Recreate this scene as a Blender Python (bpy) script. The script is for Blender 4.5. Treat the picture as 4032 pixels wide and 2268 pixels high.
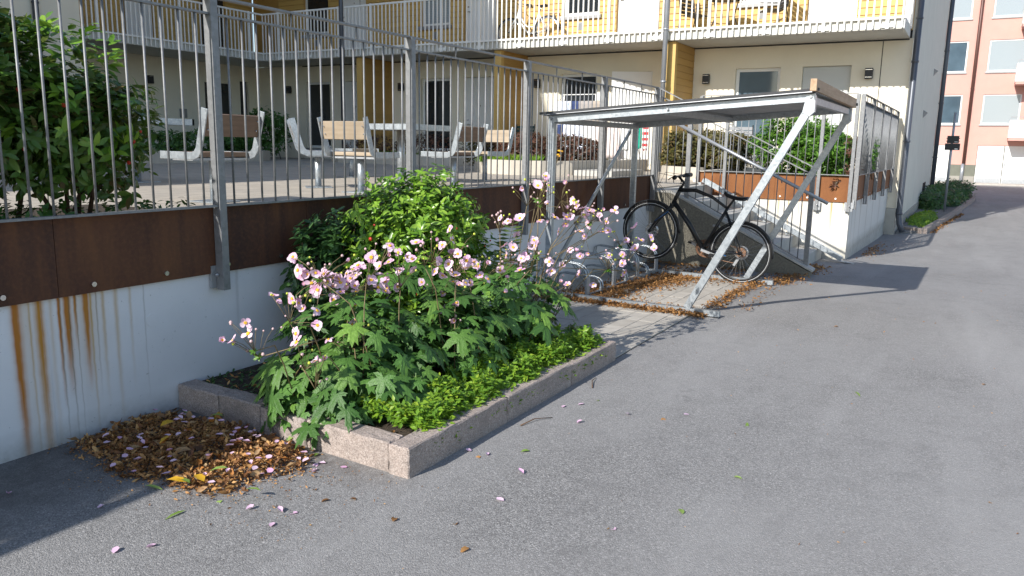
import bpy, bmesh, math, random
import numpy as np
from mathutils import Vector, Matrix, Euler
random.seed(7); rng = np.random.default_rng(7)
for o in list(bpy.data.objects): bpy.data.objects.remove(o)
scene = bpy.context.scene
COL = scene.collection
R = math.radians
# ---------------------------------------------------------------- camera
CAM_H = 1.5
FOC, PIT, ROL, YAW = 3098.33, R(10.3643), R(1.0204), R(29.984)
def _axes():
    cp, sp, cr, sr = math.cos(PIT), math.sin(PIT), math.cos(ROL), math.sin(ROL)
    roll = lambda v: np.array([cr*v[0]-sr*v[1], sr*v[0]+cr*v[1], v[2]])
    down, fwd, right = roll((0, cp, sp)), roll((0, -sp, cp)), roll((1, 0, 0))
    xd = math.sin(YAW)*right + math.cos(YAW)*fwd
    yd = math.sin(YAW)*fwd - math.cos(YAW)*right
    return np.array([xd, yd, -down])
MW = _axes()                                   # world = MW @ camera (x right, y down, z forward)
cam_d = bpy.data.cameras.new('camera'); cam = bpy.data.objects.new('camera', cam_d); COL.objects.link(cam)
rot = Matrix(((MW[0][0], -MW[0][1], -MW[0][2]), (MW[1][0], -MW[1][1], -MW[1][2]), (MW[2][0], -MW[2][1], -MW[2][2])))
cam.matrix_world = Matrix.Translation((0, 0, CAM_H)) @ rot.to_4x4()
cam_d.sensor_width = 36; cam_d.lens = FOC/4032*36; cam_d.clip_start = .05; cam_d.clip_end = 500
scene.camera = cam
# ---------------------------------------------------------------- world, sun, exposure
KX, KY = 1.56, -.345                           # shadow shift per metre of height
SUN_EL = math.atan2(1, math.hypot(KX, KY)); SUN_AZ = math.atan2(-KY, -KX)     # direction towards the sun
world = bpy.data.worlds.new('World'); scene.world = world; world.use_nodes = True
wn = world.node_tree; bg = wn.nodes['Background']
sky = wn.nodes.new('ShaderNodeTexSky'); sky.sky_type = 'NISHITA'; sky.sun_disc = False
sky.sun_elevation = SUN_EL; sky.sun_rotation = math.pi/2 - SUN_AZ
sky.air_density = 1.0; sky.dust_density = .6; sky.ozone_density = 1.0
wn.links.new(sky.outputs[0], bg.inputs[0]); bg.inputs[1].default_value = .14
sd = bpy.data.lights.new('sun', 'SUN'); sd.energy = 4.8; sd.angle = R(.53); sd.color = (1, .955, .89)
so = bpy.data.objects.new('sun', sd); COL.objects.link(so)
so.rotation_euler = Vector((-KX, -KY, 1)).to_track_quat('Z', 'Y').to_euler(); so.location = (-20, 5, 30)
scene.view_settings.view_transform = 'Standard'; scene.view_settings.look = 'None'
scene.view_settings.exposure = .5; scene.view_settings.gamma = 1
scene.render.engine = 'CYCLES'
# ---------------------------------------------------------------- pixels of the 2576-wide picture to points
def ray(a, b):
    d = np.array([(a*1.56522-2016)/FOC, (b*1.56522-1134)/FOC, 1.]); return MW @ d
def onz(a, b, z=0): d = ray(a, b); return Vector(np.array([0, 0, CAM_H]) + d*((z-CAM_H)/d[2]))
def ony(a, b, y): d = ray(a, b); return Vector(np.array([0, 0, CAM_H]) + d*(y/d[1]))
def onx(a, b, x): d = ray(a, b); return Vector(np.array([0, 0, CAM_H]) + d*(x/d[0]))
# ---------------------------------------------------------------- object helpers
ORG = {}                                       # world origin of each parent
def place(o, parent, loc):
    COL.objects.link(o)
    if parent is not None:
        o.parent = parent; o.location = Vector(loc) - ORG[parent.name]
    else: o.location = loc
    ORG[o.name] = Vector(loc)
    return o
def tag(o, label=None, cat=None, group=None, kind=None):
    if label: o['label'] = label
    if cat: o['category'] = cat
    if group: o['group'] = group
    if kind: o['kind'] = kind
    return o
def thing(name, label, cat, loc=(0, 0, 0), group=None):
    return tag(place(bpy.data.objects.new(name, None), None, loc), label, cat, group)
def inst(mesh, name, parent, loc, rot=(0, 0, 0), sc=(1, 1, 1)):
    o = bpy.data.objects.new(name, mesh); place(o, parent, loc)
    o.rotation_euler = rot; o.scale = sc
    return o
def copy_tree(o, parent=None):
    c = o.copy(); COL.objects.link(c); c.parent = parent
    for ch in [k for k in ALLCH.get(o.name, [])]: copy_tree(ch, c)
    return c
ALLCH = {}
def index_children():
    ALLCH.clear()
    for o in bpy.data.objects:
        if o.parent: ALLCH.setdefault(o.parent.name, []).append(o)
class MB:
    def __init__(s): s.v = []; s.f = []
    def quadbox(s, P):                         # 8 corners, bottom 4 ccw then top 4
        n = len(s.v); s.v += [tuple(p) for p in P]
        s.f += [(n+3, n+2, n+1, n), (n+4, n+5, n+6, n+7), (n, n+1, n+5, n+4), (n+1, n+2, n+6, n+5), (n+2, n+3, n+7, n+6), (n+3, n, n+4, n+7)]
        return s
    def box(s, x0, x1, y0, y1, z0, z1):
        return s.quadbox([(x0, y0, z0), (x1, y0, z0), (x1, y1, z0), (x0, y1, z0), (x0, y0, z1), (x1, y0, z1), (x1, y1, z1), (x0, y1, z1)])
    def bar(s, p, q, w, h, up=(0, 0, 1)):      # box along p-q, w across, h along up
        p, q = Vector(p), Vector(q); d = (q-p).normalized(); u = Vector(up); a = d.cross(u)
        if a.length < 1e-5: a = d.cross(Vector((1, 0, 0)))
        a.normalize(); u = a.cross(d).normalized(); a = a*w/2; u = u*h/2
        return s.quadbox([p-a-u, p+a-u, q+a-u, q-a-u, p-a+u, p+a+u, q+a+u, q-a+u])
    def tube(s, pts, r, seg=8, closed=False, cap=True):
        pts = [Vector(p) for p in pts]; n = len(pts); rs = r if isinstance(r, (list, tuple)) else [r]*n
        base = len(s.v); ref = None
        for i, p in enumerate(pts):
            if closed: t = (pts[(i+1) % n]-pts[i-1])
            else: t = (pts[min(i+1, n-1)]-pts[max(i-1, 0)])
            t.normalize()
            if ref is None:
                ref = Vector((0, 0, 1)) if abs(t.z) < .9 else Vector((1, 0, 0))
            a = t.cross(ref).normalized(); b = t.cross(a).normalized(); ref = a.cross(t) if False else -b
            for k in range(seg):
                c = math.cos(2*math.pi*k/seg); d = math.sin(2*math.pi*k/seg)
                s.v.append(tuple(p + a*c*rs[i] + b*d*rs[i]))
        m = n if closed else n-1
        for i in range(m):
            j = (i+1) % n
            for k in range(seg):
                l = (k+1) % seg
                s.f.append((base+i*seg+k, base+i*seg+l, base+j*seg+l, base+j*seg+k))
        if cap and not closed:
            s.f.append(tuple(base+k for k in range(seg))[::-1]); s.f.append(tuple(base+(n-1)*seg+k for k in range(seg)))
        return s
    def prism(s, poly, axis, a, b):            # polygon in the two other axes, extruded along axis from a to b
        n = len(poly); base = len(s.v)
        for t in (a, b):
            for (u, w) in poly:
                s.v.append((t, u, w) if axis == 'x' else (u, t, w) if axis == 'y' else (u, w, t))
        s.f.append(tuple(range(base+n-1, base-1, -1))); s.f.append(tuple(range(base+n, base+2*n)))
        for i in range(n):
            j = (i+1) % n; s.f.append((base+i, base+j, base+n+j, base+n+i))
        return s
    def ball(s, c, r, seg=8, rings=5, sq=(1, 1, 1)):
        base = len(s.v); c = Vector(c)
        for i in range(rings+1):
            th = math.pi*i/rings
            for k in range(seg):
                ph = 2*math.pi*k/seg
                s.v.append((c.x+r*sq[0]*math.sin(th)*math.cos(ph), c.y+r*sq[1]*math.sin(th)*math.sin(ph), c.z+r*sq[2]*math.cos(th)))
        for i in range(rings):
            for k in range(seg):
                l = (k+1) % seg
                s.f.append((base+i*seg+k, base+(i+1)*seg+k, base+(i+1)*seg+l, base+i*seg+l))
        return s
    def mesh(s, name, m, org=(0, 0, 0), smooth=False, bevel=0):
        me = bpy.data.meshes.new(name); o = Vector(org)
        me.from_pydata([(p[0]-o.x, p[1]-o.y, p[2]-o.z) for p in s.v], [], s.f)
        bm = bmesh.new(); bm.from_mesh(me)
        bmesh.ops.recalc_face_normals(bm, faces=bm.faces)
        if bevel: bmesh.ops.bevel(bm, geom=bm.edges[:], offset=bevel, segments=2, affect='EDGES', profile=.6)
        bm.to_mesh(me); bm.free()
        if smooth: me.polygons.foreach_set('use_smooth', [True]*len(me.polygons))
        me.materials.append(m); return me
    def build(s, name, m, parent=None, org=None, smooth=False, bevel=0):
        if org is None: org = ORG[parent.name] if parent is not None else (0, 0, 0)
        o = bpy.data.objects.new(name, s.mesh(name, m, org, smooth, bevel))
        return place(o, parent, org)
def B(x0, x1, y0, y1, z0, z1): return MB().box(x0, x1, y0, y1, z0, z1)
def fast_mesh(name, V, Q, m, smooth=False):    # V (n,3), Q (k,4) or (k,3)
    me = bpy.data.meshes.new(name); n = Q.shape[1]
    me.vertices.add(len(V)); me.vertices.foreach_set('co', V.astype(np.float32).ravel())
    me.loops.add(Q.size); me.loops.foreach_set('vertex_index', Q.astype(np.int32).ravel())
    me.polygons.add(len(Q)); me.polygons.foreach_set('loop_start', np.arange(0, Q.size, n, dtype=np.int32))
    me.polygons.foreach_set('loop_total', np.full(len(Q), n, dtype=np.int32))
    if smooth: me.polygons.foreach_set('use_smooth', np.ones(len(Q), dtype=bool))
    me.update(calc_edges=True); me.validate(); me.materials.append(m); return me
def scatter(tv, tf, pos, nrm, along, size):    # copies of a template (x = along, z = normal)
    nrm = nrm/np.linalg.norm(nrm, axis=1)[:, None]
    al = along - (along*nrm).sum(1)[:, None]*nrm; al /= np.linalg.norm(al, axis=1)[:, None]+1e-9
    bi = np.cross(nrm, al)
    V = pos[:, None, :] + size[:, None, None]*(tv[None, :, 0, None]*al[:, None] + tv[None, :, 1, None]*bi[:, None] + tv[None, :, 2, None]*nrm[:, None])
    F = tf[None] + (np.arange(len(pos))*len(tv))[:, None, None]
    return V.reshape(-1, 3), F.reshape(-1, tf.shape[1])
# ---------------------------------------------------------------- materials
MATS = {}
class NT:
    def __init__(s, name):
        s.m = bpy.data.materials.new(name); s.m.use_nodes = True; s.t = s.m.node_tree
        s.b = s.t.nodes['Principled BSDF']; s.out = s.t.nodes['Material Output']; MATS[name] = s.m
    def n(s, typ, **kw):
        nd = s.t.nodes.new('ShaderNode'+typ)
        for k, v in kw.items():
            if k.startswith('_'): nd.inputs[int(k[1:])].default_value = v
            else: setattr(nd, k, v)
        return nd
    def l(s, a, b): s.t.links.new(a, b)
    def coords(s, scale=(1, 1, 1), kind='Object', loc=(0, 0, 0)):
        tc = s.n('TexCoord'); mp = s.n('Mapping'); mp.inputs['Scale'].default_value = scale; mp.inputs['Location'].default_value = loc
        s.l(tc.outputs[kind], mp.inputs[0]); return mp.outputs[0]
    def pos(s, scale=(1, 1, 1)):
        g = s.n('NewGeometry'); mp = s.n('Mapping'); mp.inputs['Scale'].default_value = scale
        s.l(g.outputs['Position'], mp.inputs[0]); return mp.outputs[0]
    def noise(s, vec, scale, detail=4, rough=.6):
        nd = s.n('TexNoise'); nd.inputs['Scale'].default_value = scale; nd.inputs['Detail'].default_value = detail; nd.inputs['Roughness'].default_value = rough
        s.l(vec, nd.inputs['Vector']); return nd.outputs['Fac']
    def ramp(s, fac, stops):
        r = s.n('ValToRGB'); e = r.color_ramp.elements
        while len(e) < len(stops): e.new(.5)
        for k, (p, c) in enumerate(stops): e[k].position = p; e[k].color = (*c, 1) if len(c) == 3 else c
        s.l(fac, r.inputs[0]); return r.outputs[0]
    def mix(s, fac, a, b, mode='MIX'):
        x = s.n('Mix', data_type='RGBA', blend_type=mode)
        for i, v in ((0, fac), (6, a), (7, b)):
            if isinstance(v, (int, float)): x.inputs[i].default_value = v
            elif isinstance(v, tuple): x.inputs[i].default_value = (*v, 1)
            else: s.l(v, x.inputs[i])
        return x.outputs[2]
    def math(s, op, a, b=0., clamp=False):
        x = s.n('Math', operation=op, use_clamp=clamp)
        for i, v in ((0, a), (1, b)):
            if isinstance(v, (int, float)): x.inputs[i].default_value = v
            else: s.l(v, x.inputs[i])
        return x.outputs[0]
    def col(s, c):
        if isinstance(c, tuple): s.b.inputs['Base Color'].default_value = (*c, 1)
        else: s.l(c, s.b.inputs['Base Color'])
    def rough(s, v):
        if isinstance(v, (int, float)): s.b.inputs['Roughness'].default_value = v
        else: s.l(v, s.b.inputs['Roughness'])
    def bump(s, h, strength=.3, dist=.01):
        b = s.n('Bump'); b.inputs['Strength'].default_value = strength; b.inputs['Distance'].default_value = dist
        s.l(h, b.inputs['Height']); s.l(b.outputs[0], s.b.inputs['Normal'])
def simple(name, c, rough=.6, metal=0, var=.12, scale=6., bump=0, bscale=60, spec=None, coords='pos'):
    t = NT(name); v = t.pos()
    nz = t.noise(v, scale, 5)
    lo = tuple(k*(1-var) for k in c); hi = tuple(min(1, k*(1+var)) for k in c)
    t.col(t.ramp(nz, [(.3, lo), (.7, hi)])); t.rough(rough); t.b.inputs['Metallic'].default_value = metal
    if spec is not None: t.b.inputs['Specular IOR Level'].default_value = spec
    if bump: t.bump(t.noise(v, bscale, 3), bump, .004)
    return t.m
# asphalt: dark binder, pale chippings, worn paler tracks, stains, grime and painted shade by the wall
t = NT('asphalt'); p = t.pos()
vo = t.n('TexVoronoi'); vo.inputs['Scale'].default_value = 200; t.l(p, vo.inputs['Vector'])
chip = t.ramp(vo.outputs['Color'], [(.0, (.064, .062, .061)), (.45, (.175, .171, .168)), (.8, (.30, .293, .286)), (1, (.50, .485, .47))])
c1 = t.mix(t.ramp(t.noise(t.pos((.35, 1., 1)), 1.1, 6), [(.32, (0, 0, 0)), (.68, (.6, .6, .6))]), chip, (.285, .28, .276))
c2 = t.mix(t.ramp(t.noise(p, 5, 6, .7), [(.25, (.5,)*3), (.5, (.0,)*3)]), c1, (.13, .127, .126))
c3 = t.mix(t.ramp(t.noise(p, .55, 4), [(.42, (0,)*3), (.7, (.55,)*3)]), c2, (.275, .269, .264))
c3 = t.mix(t.ramp(t.noise(t.pos((.22, 1.6, 1)), .9, 4), [(.52, (0,)*3), (.75, (.5,)*3)]), c3, (.34, .333, .327))
c3 = t.mix(t.ramp(t.noise(t.pos((.8, 1, 1)), 2.3, 7, .75), [(.64, (0,)*3), (.74, (.65,)*3)]), c3, (.085, .083, .083))
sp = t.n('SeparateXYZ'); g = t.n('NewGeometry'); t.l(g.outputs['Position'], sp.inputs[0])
grime_shade = t.math('MULTIPLY', t.math('SUBTRACT', sp.outputs[1], 2.9), 2.0, True)
grime_shade = t.math('MULTIPLY', grime_shade, t.math('ADD', t.math('MULTIPLY', t.noise(p, 6, 6, .7), 1.6), -.1, True))
c3 = t.mix(t.math('MULTIPLY', grime_shade, .9), c3, (.06, .056, .052))  # damp dirt, and the wall's shadow deepened in the colour
kx = t.math('SUBTRACT', 1., t.math('MULTIPLY', t.math('ABSOLUTE', t.math('SUBTRACT', sp.outputs[0], 2.62)), 5.), True)
ky = t.math('SUBTRACT', 1., t.math('MULTIPLY', t.math('ABSOLUTE', t.math('SUBTRACT', sp.outputs[1], 2.75)), 1.2), True)
c3 = t.mix(t.math('MULTIPLY', t.math('MULTIPLY', kx, ky), t.math('SUBTRACT', t.math('MULTIPLY', t.noise(p, 16, 6, .75), 4.), 1.4, True), True), c3, (.07, .055, .045))
t.col(c3); t.rough(.82)
fine = t.noise(p, 300, 2)
h = t.math('ADD', t.math('MULTIPLY', vo.outputs['Distance'], -1.2), t.math('MULTIPLY', fine, .5)); t.bump(h, .42, .005)
# painted concrete with rust runs
def streaked(name, base, axis, runs, ztop, zlen=.7, dirt=True):
    t = NT(name); g = t.n('NewGeometry'); sp = t.n('SeparateXYZ'); t.l(g.outputs['Position'], sp.inputs[0])
    u = sp.outputs[axis]; z = sp.outputs[2]; p = t.pos()
    nz = t.noise(p, 2.2, 5); col = t.ramp(nz, [(.3, tuple(k*.9 for k in base)), (.7, base)])
    wob = t.math('MULTIPLY', t.math('SUBTRACT', t.noise(t.pos((0, 0, 1)), 9, 2), .5), .02)
    fineu = t.noise(t.pos((40, 40, .8)), 1.5, 4)
    depth = t.math('SUBTRACT', ztop, z)
    for (c, w, ln, st, colr) in runs:
        dx = t.math('DIVIDE', t.math('ADD', t.math('SUBTRACT', u, c), wob), w)
        gs = t.math('POWER', 2.718, t.math('MULTIPLY', t.math('MULTIPLY', dx, dx), -1.))
        fall = t.math('SUBTRACT', 1.15, t.math('DIVIDE', depth, ln), True)
        m = t.math('MULTIPLY', t.math('MULTIPLY', gs, fall), st)
        m = t.math('MULTIPLY', m, t.math('ADD', .35, t.math('MULTIPLY', fineu, 1.2)), True)
        col = t.mix(m, col, colr)
    if dirt:
        d = t.math('MULTIPLY', t.math('SUBTRACT', 1., t.math('MULTIPLY', z, 7), True), t.noise(p, 14, 5), True)
        col = t.mix(t.math('MULTIPLY', d, .9), col, (.16, .15, .11))
        sp2 = t.ramp(t.noise(p, 55, 3), [(.68, (0,)*3), (.74, (.5,)*3)]); col = t.mix(sp2, col, (.25, .25, .24))
    t.col(col); t.rough(.7); t.bump(t.math('ADD', t.noise(p, 18, 5), t.math('MULTIPLY', t.noise(p, 120, 2), .25)), .18, .006)
    return t.m
RU, RY, RD = (.42, .14, .012), (.47, .28, .06), (.14, .10, .05)
runs = [(1.925, .020, 1.0, 1.3, RU), (2.03, .020, 1.1, 1.15, (.46, .21, .025)), (2.125, .008, .5, 1.2, RU), (2.13, .004, .8, .7, RD), (2.165, .016, .45, 1.5, RU), (2.175, .004, .9, .8, RD),
        (2.205, .007, .25, 1.2, RU), (2.21, .003, .8, .6, RD), (2.26, .015, .45, 1.5, RU), (2.285, .006, .7, .8, RY), (2.35, .009, .55, .7, RY), (2.42, .012, .7, .55, RY), (2.315, .004, .5, .6, RD),
        (1.965, .05, .9, .3, RY), (2.25, .12, .6, .3, RY), (2.5, .008, .5, .4, RY), (2.58, .004, .6, .4, RD), (3.2, .01, .4, .3, RD), (3.9, .01, .5, .3, RD), (2.085, .012, .9, .4, RY), (1.985, .006, .9, .6, RY)]
M_WALL = streaked('painted_concrete', (.76, .765, .78), 0, runs, .735)
runs2 = [(1.78, .012, .45, 1., RY), (1.80, .004, .8, .5, RD), (1.62, .006, .2, .9, RY), (2.4, .01, .6, .8, RY), (2.55, .016, .4, .7, RY), (2.7, .01, .3, .8, RY), (3.0, .02, .5, .5, RY), (2.2, .006, .7, .8, RY), (2.25, .006, .5, .7, RY), (3.3, .02, .4, .5, RY)]
M_WALL2 = streaked('painted_concrete_front', (.66, .64, .585), 1, runs2, .735)
runs3 = [(13.0, .03, .8, .5, RD), (14.0, .04, .9, .5, RD), (14.9, .05, .9, .4, RD), (15.8, .05, .9, .4, RD), (17.0, .05, .9, .4, RD), (13.4, .03, .9, .4, RD)]
M_WALL3 = streaked('painted_concrete_side', (.68, .67, .64), 0, runs3, .735)
# weathering steel
t = NT('weathering_steel'); p = t.pos((1, 1, .25))
a = t.noise(p, 3.2, 6, .65); b_ = t.noise(t.pos(), 45, 4)
c = t.ramp(a, [(.3, (.045, .018, .011)), (.5, (.088, .034, .016)), (.72, (.15, .060, .022))])
st = t.ramp(t.noise(t.pos((5, 5, .15)), 1.2, 3), [(.36, (.75,)*3), (.48, (0,)*3)])
c = t.mix(st, c, (.045, .019, .013)); c = t.mix(t.ramp(b_, [(.45, (0,)*3), (.75, (.35,)*3)]), c, (.19, .075, .028))
t.col(c); t.rough(.8); t.bump(b_, .15, .002)
M_CORT = t.m
# galvanised steel with spangle
def galv(name, lo, hi, rough=.42, metal=.75):
    t = NT(name); vo = t.n('TexVoronoi'); vo.inputs['Scale'].default_value = 45; t.l(t.pos(), vo.inputs['Vector'])
    c = t.ramp(t.mix(.5, vo.outputs['Color'], t.noise(t.pos(), 12, 5)), [(.2, lo), (.8, hi)])
    t.col(c); t.b.inputs['Metallic'].default_value = metal; t.rough(t.math('ADD', rough-.08, t.math('MULTIPLY', t.noise(t.pos(), 20, 3), .2)))
    return t.m
M_GALV = galv('galvanised_steel', (.31, .345, .375), (.50, .54, .57))
M_GALVD = galv('galvanised_dull', (.30, .315, .33), (.44, .455, .47), .5, .6)
M_RAIL = galv('railing_steel', (.175, .18, .183), (.25, .255, .26), .5, .3)
M_SHEET = simple('roof_sheet', (.34, .35, .36), .45, .4, .2, 8)
M_FELT = simple('roof_edge_felt', (.05, .052, .056), .8)
# woods
def wood(name, lo, hi, ax=0, sc=1., rough=.65):
    t = NT(name); s = [14, 14, 14]; s[ax] = 1.1; v = t.coords(tuple(k*sc for k in s))
    n1 = t.noise(v, 1.6, 6, .65); n2 = t.noise(t.coords(), 2.5, 3)
    c = t.ramp(n1, [(.3, lo), (.7, hi)]); c = t.mix(t.ramp(n2, [(.4, (0,)*3), (.7, (.4,)*3)]), c, tuple(k*.7 for k in lo))
    t.col(c); t.rough(rough); t.bump(n1, .2, .003); return t.m
M_WOODL = wood('bench_wood_tan', (.29, .225, .155), (.43, .35, .255), 1)
M_WOODD = wood('bench_wood_shaded', (.115, .072, .046), (.24, .155, .10), 1)  # darker twin of the tan wood: shade on averted backs is in the colour
M_PLANK = wood('plank_wood', (.33, .21, .12), (.52, .37, .24), 0)
M_CREAM = simple('cream_render', (.79, .735, .60), .85, 0, .04, 1.2, .08, 90)
M_GREYR = simple('grey_render', (.66, .645, .57), .85, 0, .05, 1.5, .12, 90)
M_PLINTH = simple('plinth_render', (.36, .35, .31), .85, 0, .1, 3, .2, 70)
M_SOFF = simple('soffit_concrete', (.50, .485, .44), .8, 0, .06, 2)
def ywood(name, c):
    t = NT(name); v = t.pos((30, 1.2, 30)); n1 = t.noise(v, 1.2, 4)
    oi = t.n('ObjectInfo'); k = t.ramp(oi.outputs['Random'], [(0, tuple(x*.92 for x in c)), (1, tuple(min(1, x*1.06) for x in c))])
    t.col(t.mix(t.ramp(n1, [(.35, (.0,)*3), (.75, (.25,)*3)]), k, tuple(x*.72 for x in c))); t.rough(.6); t.bump(n1, .12, .003); return t.m
M_YEL = ywood('yellow_cladding', (.56, .365, .115))
M_YEL2 = ywood('ochre_cladding', (.45, .265, .075))
M_WHITE = simple('white_paint', (.80, .80, .77), .5, 0, .03)
M_DOORW = simple('door_white', (.74, .75, .74), .5, 0, .03, 3)
M_DOORG = simple('door_grey', (.52, .54, .53), .5, 0, .03, 3)
M_WINF = simple('window_frame_white', (.74, .75, .74), .45, 0, .03)
M_SILL = simple('sill_metal', (.30, .30, .30), .5, .3, .06)
M_SLAB = simple('gallery_concrete', (.56, .55, .50), .8, 0, .08, 3, .1, 60)
M_DARKM = simple('dark_metal', (.028, .03, .034), .5, .2, .1)
M_PIPE = simple('downpipe_grey', (.085, .095, .115), .4, .3, .06)
M_PIPEL = simple('downpipe_pale', (.33, .35, .38), .38, .5, .06)
M_PIPEB = simple('downpipe_brown', (.10, .045, .035), .45, .2, .1)
M_PINK = simple('pink_render', (.57, .32, .27), .9, 0, .04, 1.5, .08, 50)
def glass(name, c, rough=.04):
    t = NT(name); t.col(t.ramp(t.noise(t.pos(), .8, 3), [(.3, tuple(k*.6 for k in c)), (.7, c)])); t.rough(rough)
    t.b.inputs['Specular IOR Level'].default_value = .75; return t.m
M_GLASS = glass('window_glass', (.022, .028, .034))
M_GLASSB = glass('window_glass_blue', (.10, .15, .19))
t = NT('blind_glass'); sp = t.n('SeparateXYZ'); g = t.n('NewGeometry'); t.l(g.outputs['Position'], sp.inputs[0])
w = t.math('FRACT', t.math('MULTIPLY', sp.outputs[2], 22.)); t.col(t.ramp(w, [(.0, (.13, .16, .18)), (.25, (.29, .335, .36)), (.9, (.34, .385, .41))])); t.rough(.12)
M_BLIND = t.m
t = NT('terrace_paving'); br = t.n('TexBrick'); t.l(t.pos((1, 1, 1)), br.inputs['Vector'])
br.inputs['Scale'].default_value = 1; br.inputs['Brick Width'].default_value = .35; br.inputs['Row Height'].default_value = .35; br.inputs['Mortar Size'].default_value = .006
br.inputs['Color1'].default_value = (.44, .39, .32, 1); br.inputs['Color2'].default_value = (.37, .33, .275, 1); br.inputs['Mortar'].default_value = (.17, .15, .12, 1)
t.col(t.mix(t.ramp(t.noise(t.pos(), 3, 5), [(.35, (0,)*3), (.75, (.35,)*3)]), br.outputs[0], (.28, .25, .21))); t.rough(.85)
M_TERR = t.m
t = NT('paving_slab'); oi = t.n('ObjectInfo'); n1 = t.noise(t.pos(), 9, 6)
k = t.ramp(oi.outputs['Random'], [(0, (.37, .345, .305)), (1, (.46, .43, .385))])
t.col(t.mix(t.ramp(n1, [(.35, (.5,)*3), (.65, (0,)*3)]), k, (.29, .265, .23))); t.rough(.85); t.bump(t.noise(t.pos(), 90, 3), .2, .003)
M_PAVE = t.m
t = NT('granite'); v1 = t.n('TexVoronoi'); v1.inputs['Scale'].default_value = 190; t.l(t.pos(), v1.inputs['Vector'])
c = t.ramp(v1.outputs['Color'], [(.0, (.10, .085, .075)), (.3, (.27, .22, .195)), (.65, (.40, .33, .29)), (1, (.56, .50, .46))])
oi = t.n('ObjectInfo'); c = t.mix(.28, c, t.ramp(oi.outputs['Random'], [(0, (.26, .235, .22)), (1, (.40, .32, .275))]))
c = t.mix(t.ramp(t.noise(t.pos(), 7, 6), [(.35, (.4,)*3), (.6, (0,)*3)]), c, (.16, .14, .125))
t.col(c); t.rough(.8); t.bump(t.math('ADD', t.noise(t.pos(), 60, 4), t.math('MULTIPLY', t.noise(t.pos(), 200, 2), .6)), .8, .006)
M_GRAN = t.m
t = NT('rough_concrete'); p = t.pos(); n1 = t.noise(p, 40, 4); n2 = t.noise(p, 4, 5)
c = t.ramp(n1, [(.3, (.13, .12, .095)), (.7, (.25, .23, .185))]); c = t.mix(t.ramp(n2, [(.4, (0,)*3), (.7, (.5,)*3)]), c, (.19, .17, .13))
t.col(c); t.rough(.95); t.bump(n1, .8, .012); M_ROUGH = t.m
M_STEP = simple('step_concrete', (.44, .425, .39), .85, 0, .14, 5, .2, 80)
M_CURB = simple('bed_concrete', (.50, .455, .38), .85, 0, .1, 4, .15, 60)
t = NT('soil'); n1 = t.noise(t.pos(), 35, 6); t.col(t.ramp(n1, [(.3, (.018, .013, .009)), (.7, (.075, .052, .034))])); t.rough(.95); t.bump(n1, 1, .02); M_SOIL = t.m
M_GRAVEL = simple('gravel', (.17, .165, .16), .9, 0, .5, 70, .9, 60)
M_RUBBER = simple('tyre_rubber', (.016, .016, .017), .75, 0, .2, 30)
M_BLACK = simple('black_frame_paint', (.010, .011, .013), .38, 0, .1)
M_BLUE = simple('blue_paint', (.02, .12, .34), .35)
M_CHROME = simple('bright_steel', (.62, .62, .62), .25, .95, .1)
M_CHAIN = simple('rusty_chain', (.23, .13, .08), .6, .5, .3, 90)
M_REFLW = simple('reflective_strip', (.60, .61, .62), .4)
# leaves and petals: colour differs from leaf to leaf
def leafmat(name, stops, rough=.45, trans=.35, tcol=None, spec=.5, vein=0):
    t = NT(name); g = t.n('NewGeometry'); oi = t.n('ObjectInfo')
    k = t.math('FRACT', t.math('ADD', g.outputs['Random Per Island'], oi.outputs['Random']))
    c = t.ramp(k, stops)
    if vein: c = t.mix(t.ramp(t.noise(t.pos(), 60, 3), [(.35, (.35,)*3), (.6, (0,)*3)]), c, tuple(x*.55 for x in stops[0][1]))
    if vein: t.bump(t.noise(t.pos(), 110, 3), .6, .006)
    t.col(c); t.rough(rough); t.b.inputs['Specular IOR Level'].default_value = spec
    tr = t.n('BsdfTranslucent'); mx = t.n('MixShader'); mx.inputs[0].default_value = trans
    t.l(t.mix(.5, c, tcol or stops[-1][1]), tr.inputs[0])
    t.l(t.b.outputs[0], mx.inputs[1]); t.l(tr.outputs[0], mx.inputs[2]); t.l(mx.outputs[0], t.out.inputs[0])
    return t.m
G = lambda *a: [(k/(len(a)-1), c) for k, c in enumerate(a)]
L_SHRUB = leafmat('shrub_leaf', G((.10, .22, .020), (.17, .34, .028), (.24, .42, .042), (.31, .48, .06), (.14, .28, .024), (.055, .14, .016)), .30, .3)
L_DARK = leafmat('dark_shrub_leaf', G((0.037, 0.093, 0.027), (0.060, 0.136, 0.037), (0.085, 0.178, 0.051), (0.051, 0.119, 0.034)), .32, .3)
L_HEDGE = leafmat('hedge_leaf', G((0.050, 0.127, 0.022), (0.083, 0.193, 0.031), (0.121, 0.259, 0.044), (0.165, 0.297, 0.055), (0.066, 0.165, 0.026), (0.099, 0.220, 0.039), (0.176, 0.132, 0.050)), .3, .45)
L_ANEM = leafmat('anemone_leaf', G((0.044, 0.120, 0.024), (0.094, 0.213, 0.037), (0.121, 0.266, 0.052), (0.061, 0.158, 0.030), (0.211, 0.380, 0.061), (0.049, 0.136, 0.029), (0.111, 0.239, 0.043), (0.039, 0.109, 0.024)), .45, .28, vein=1)
L_COVER = leafmat('ground_cover_leaf', G((.11, .24, .022), (.17, .33, .028), (.27, .43, .035), (.085, .19, .02), (.14, .29, .026), (.34, .46, .045)), .45, .4)
L_RED = leafmat('red_hedge_leaf', G((.09, .035, .020), (.14, .055, .03), (.07, .05, .02), (.11, .04, .03)), .5, .3)
L_OLIVE = leafmat('olive_hedge_leaf', G((.10, .085, .022), (.14, .115, .03), (.075, .085, .02), (.12, .075, .028)), .5, .3)
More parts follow.
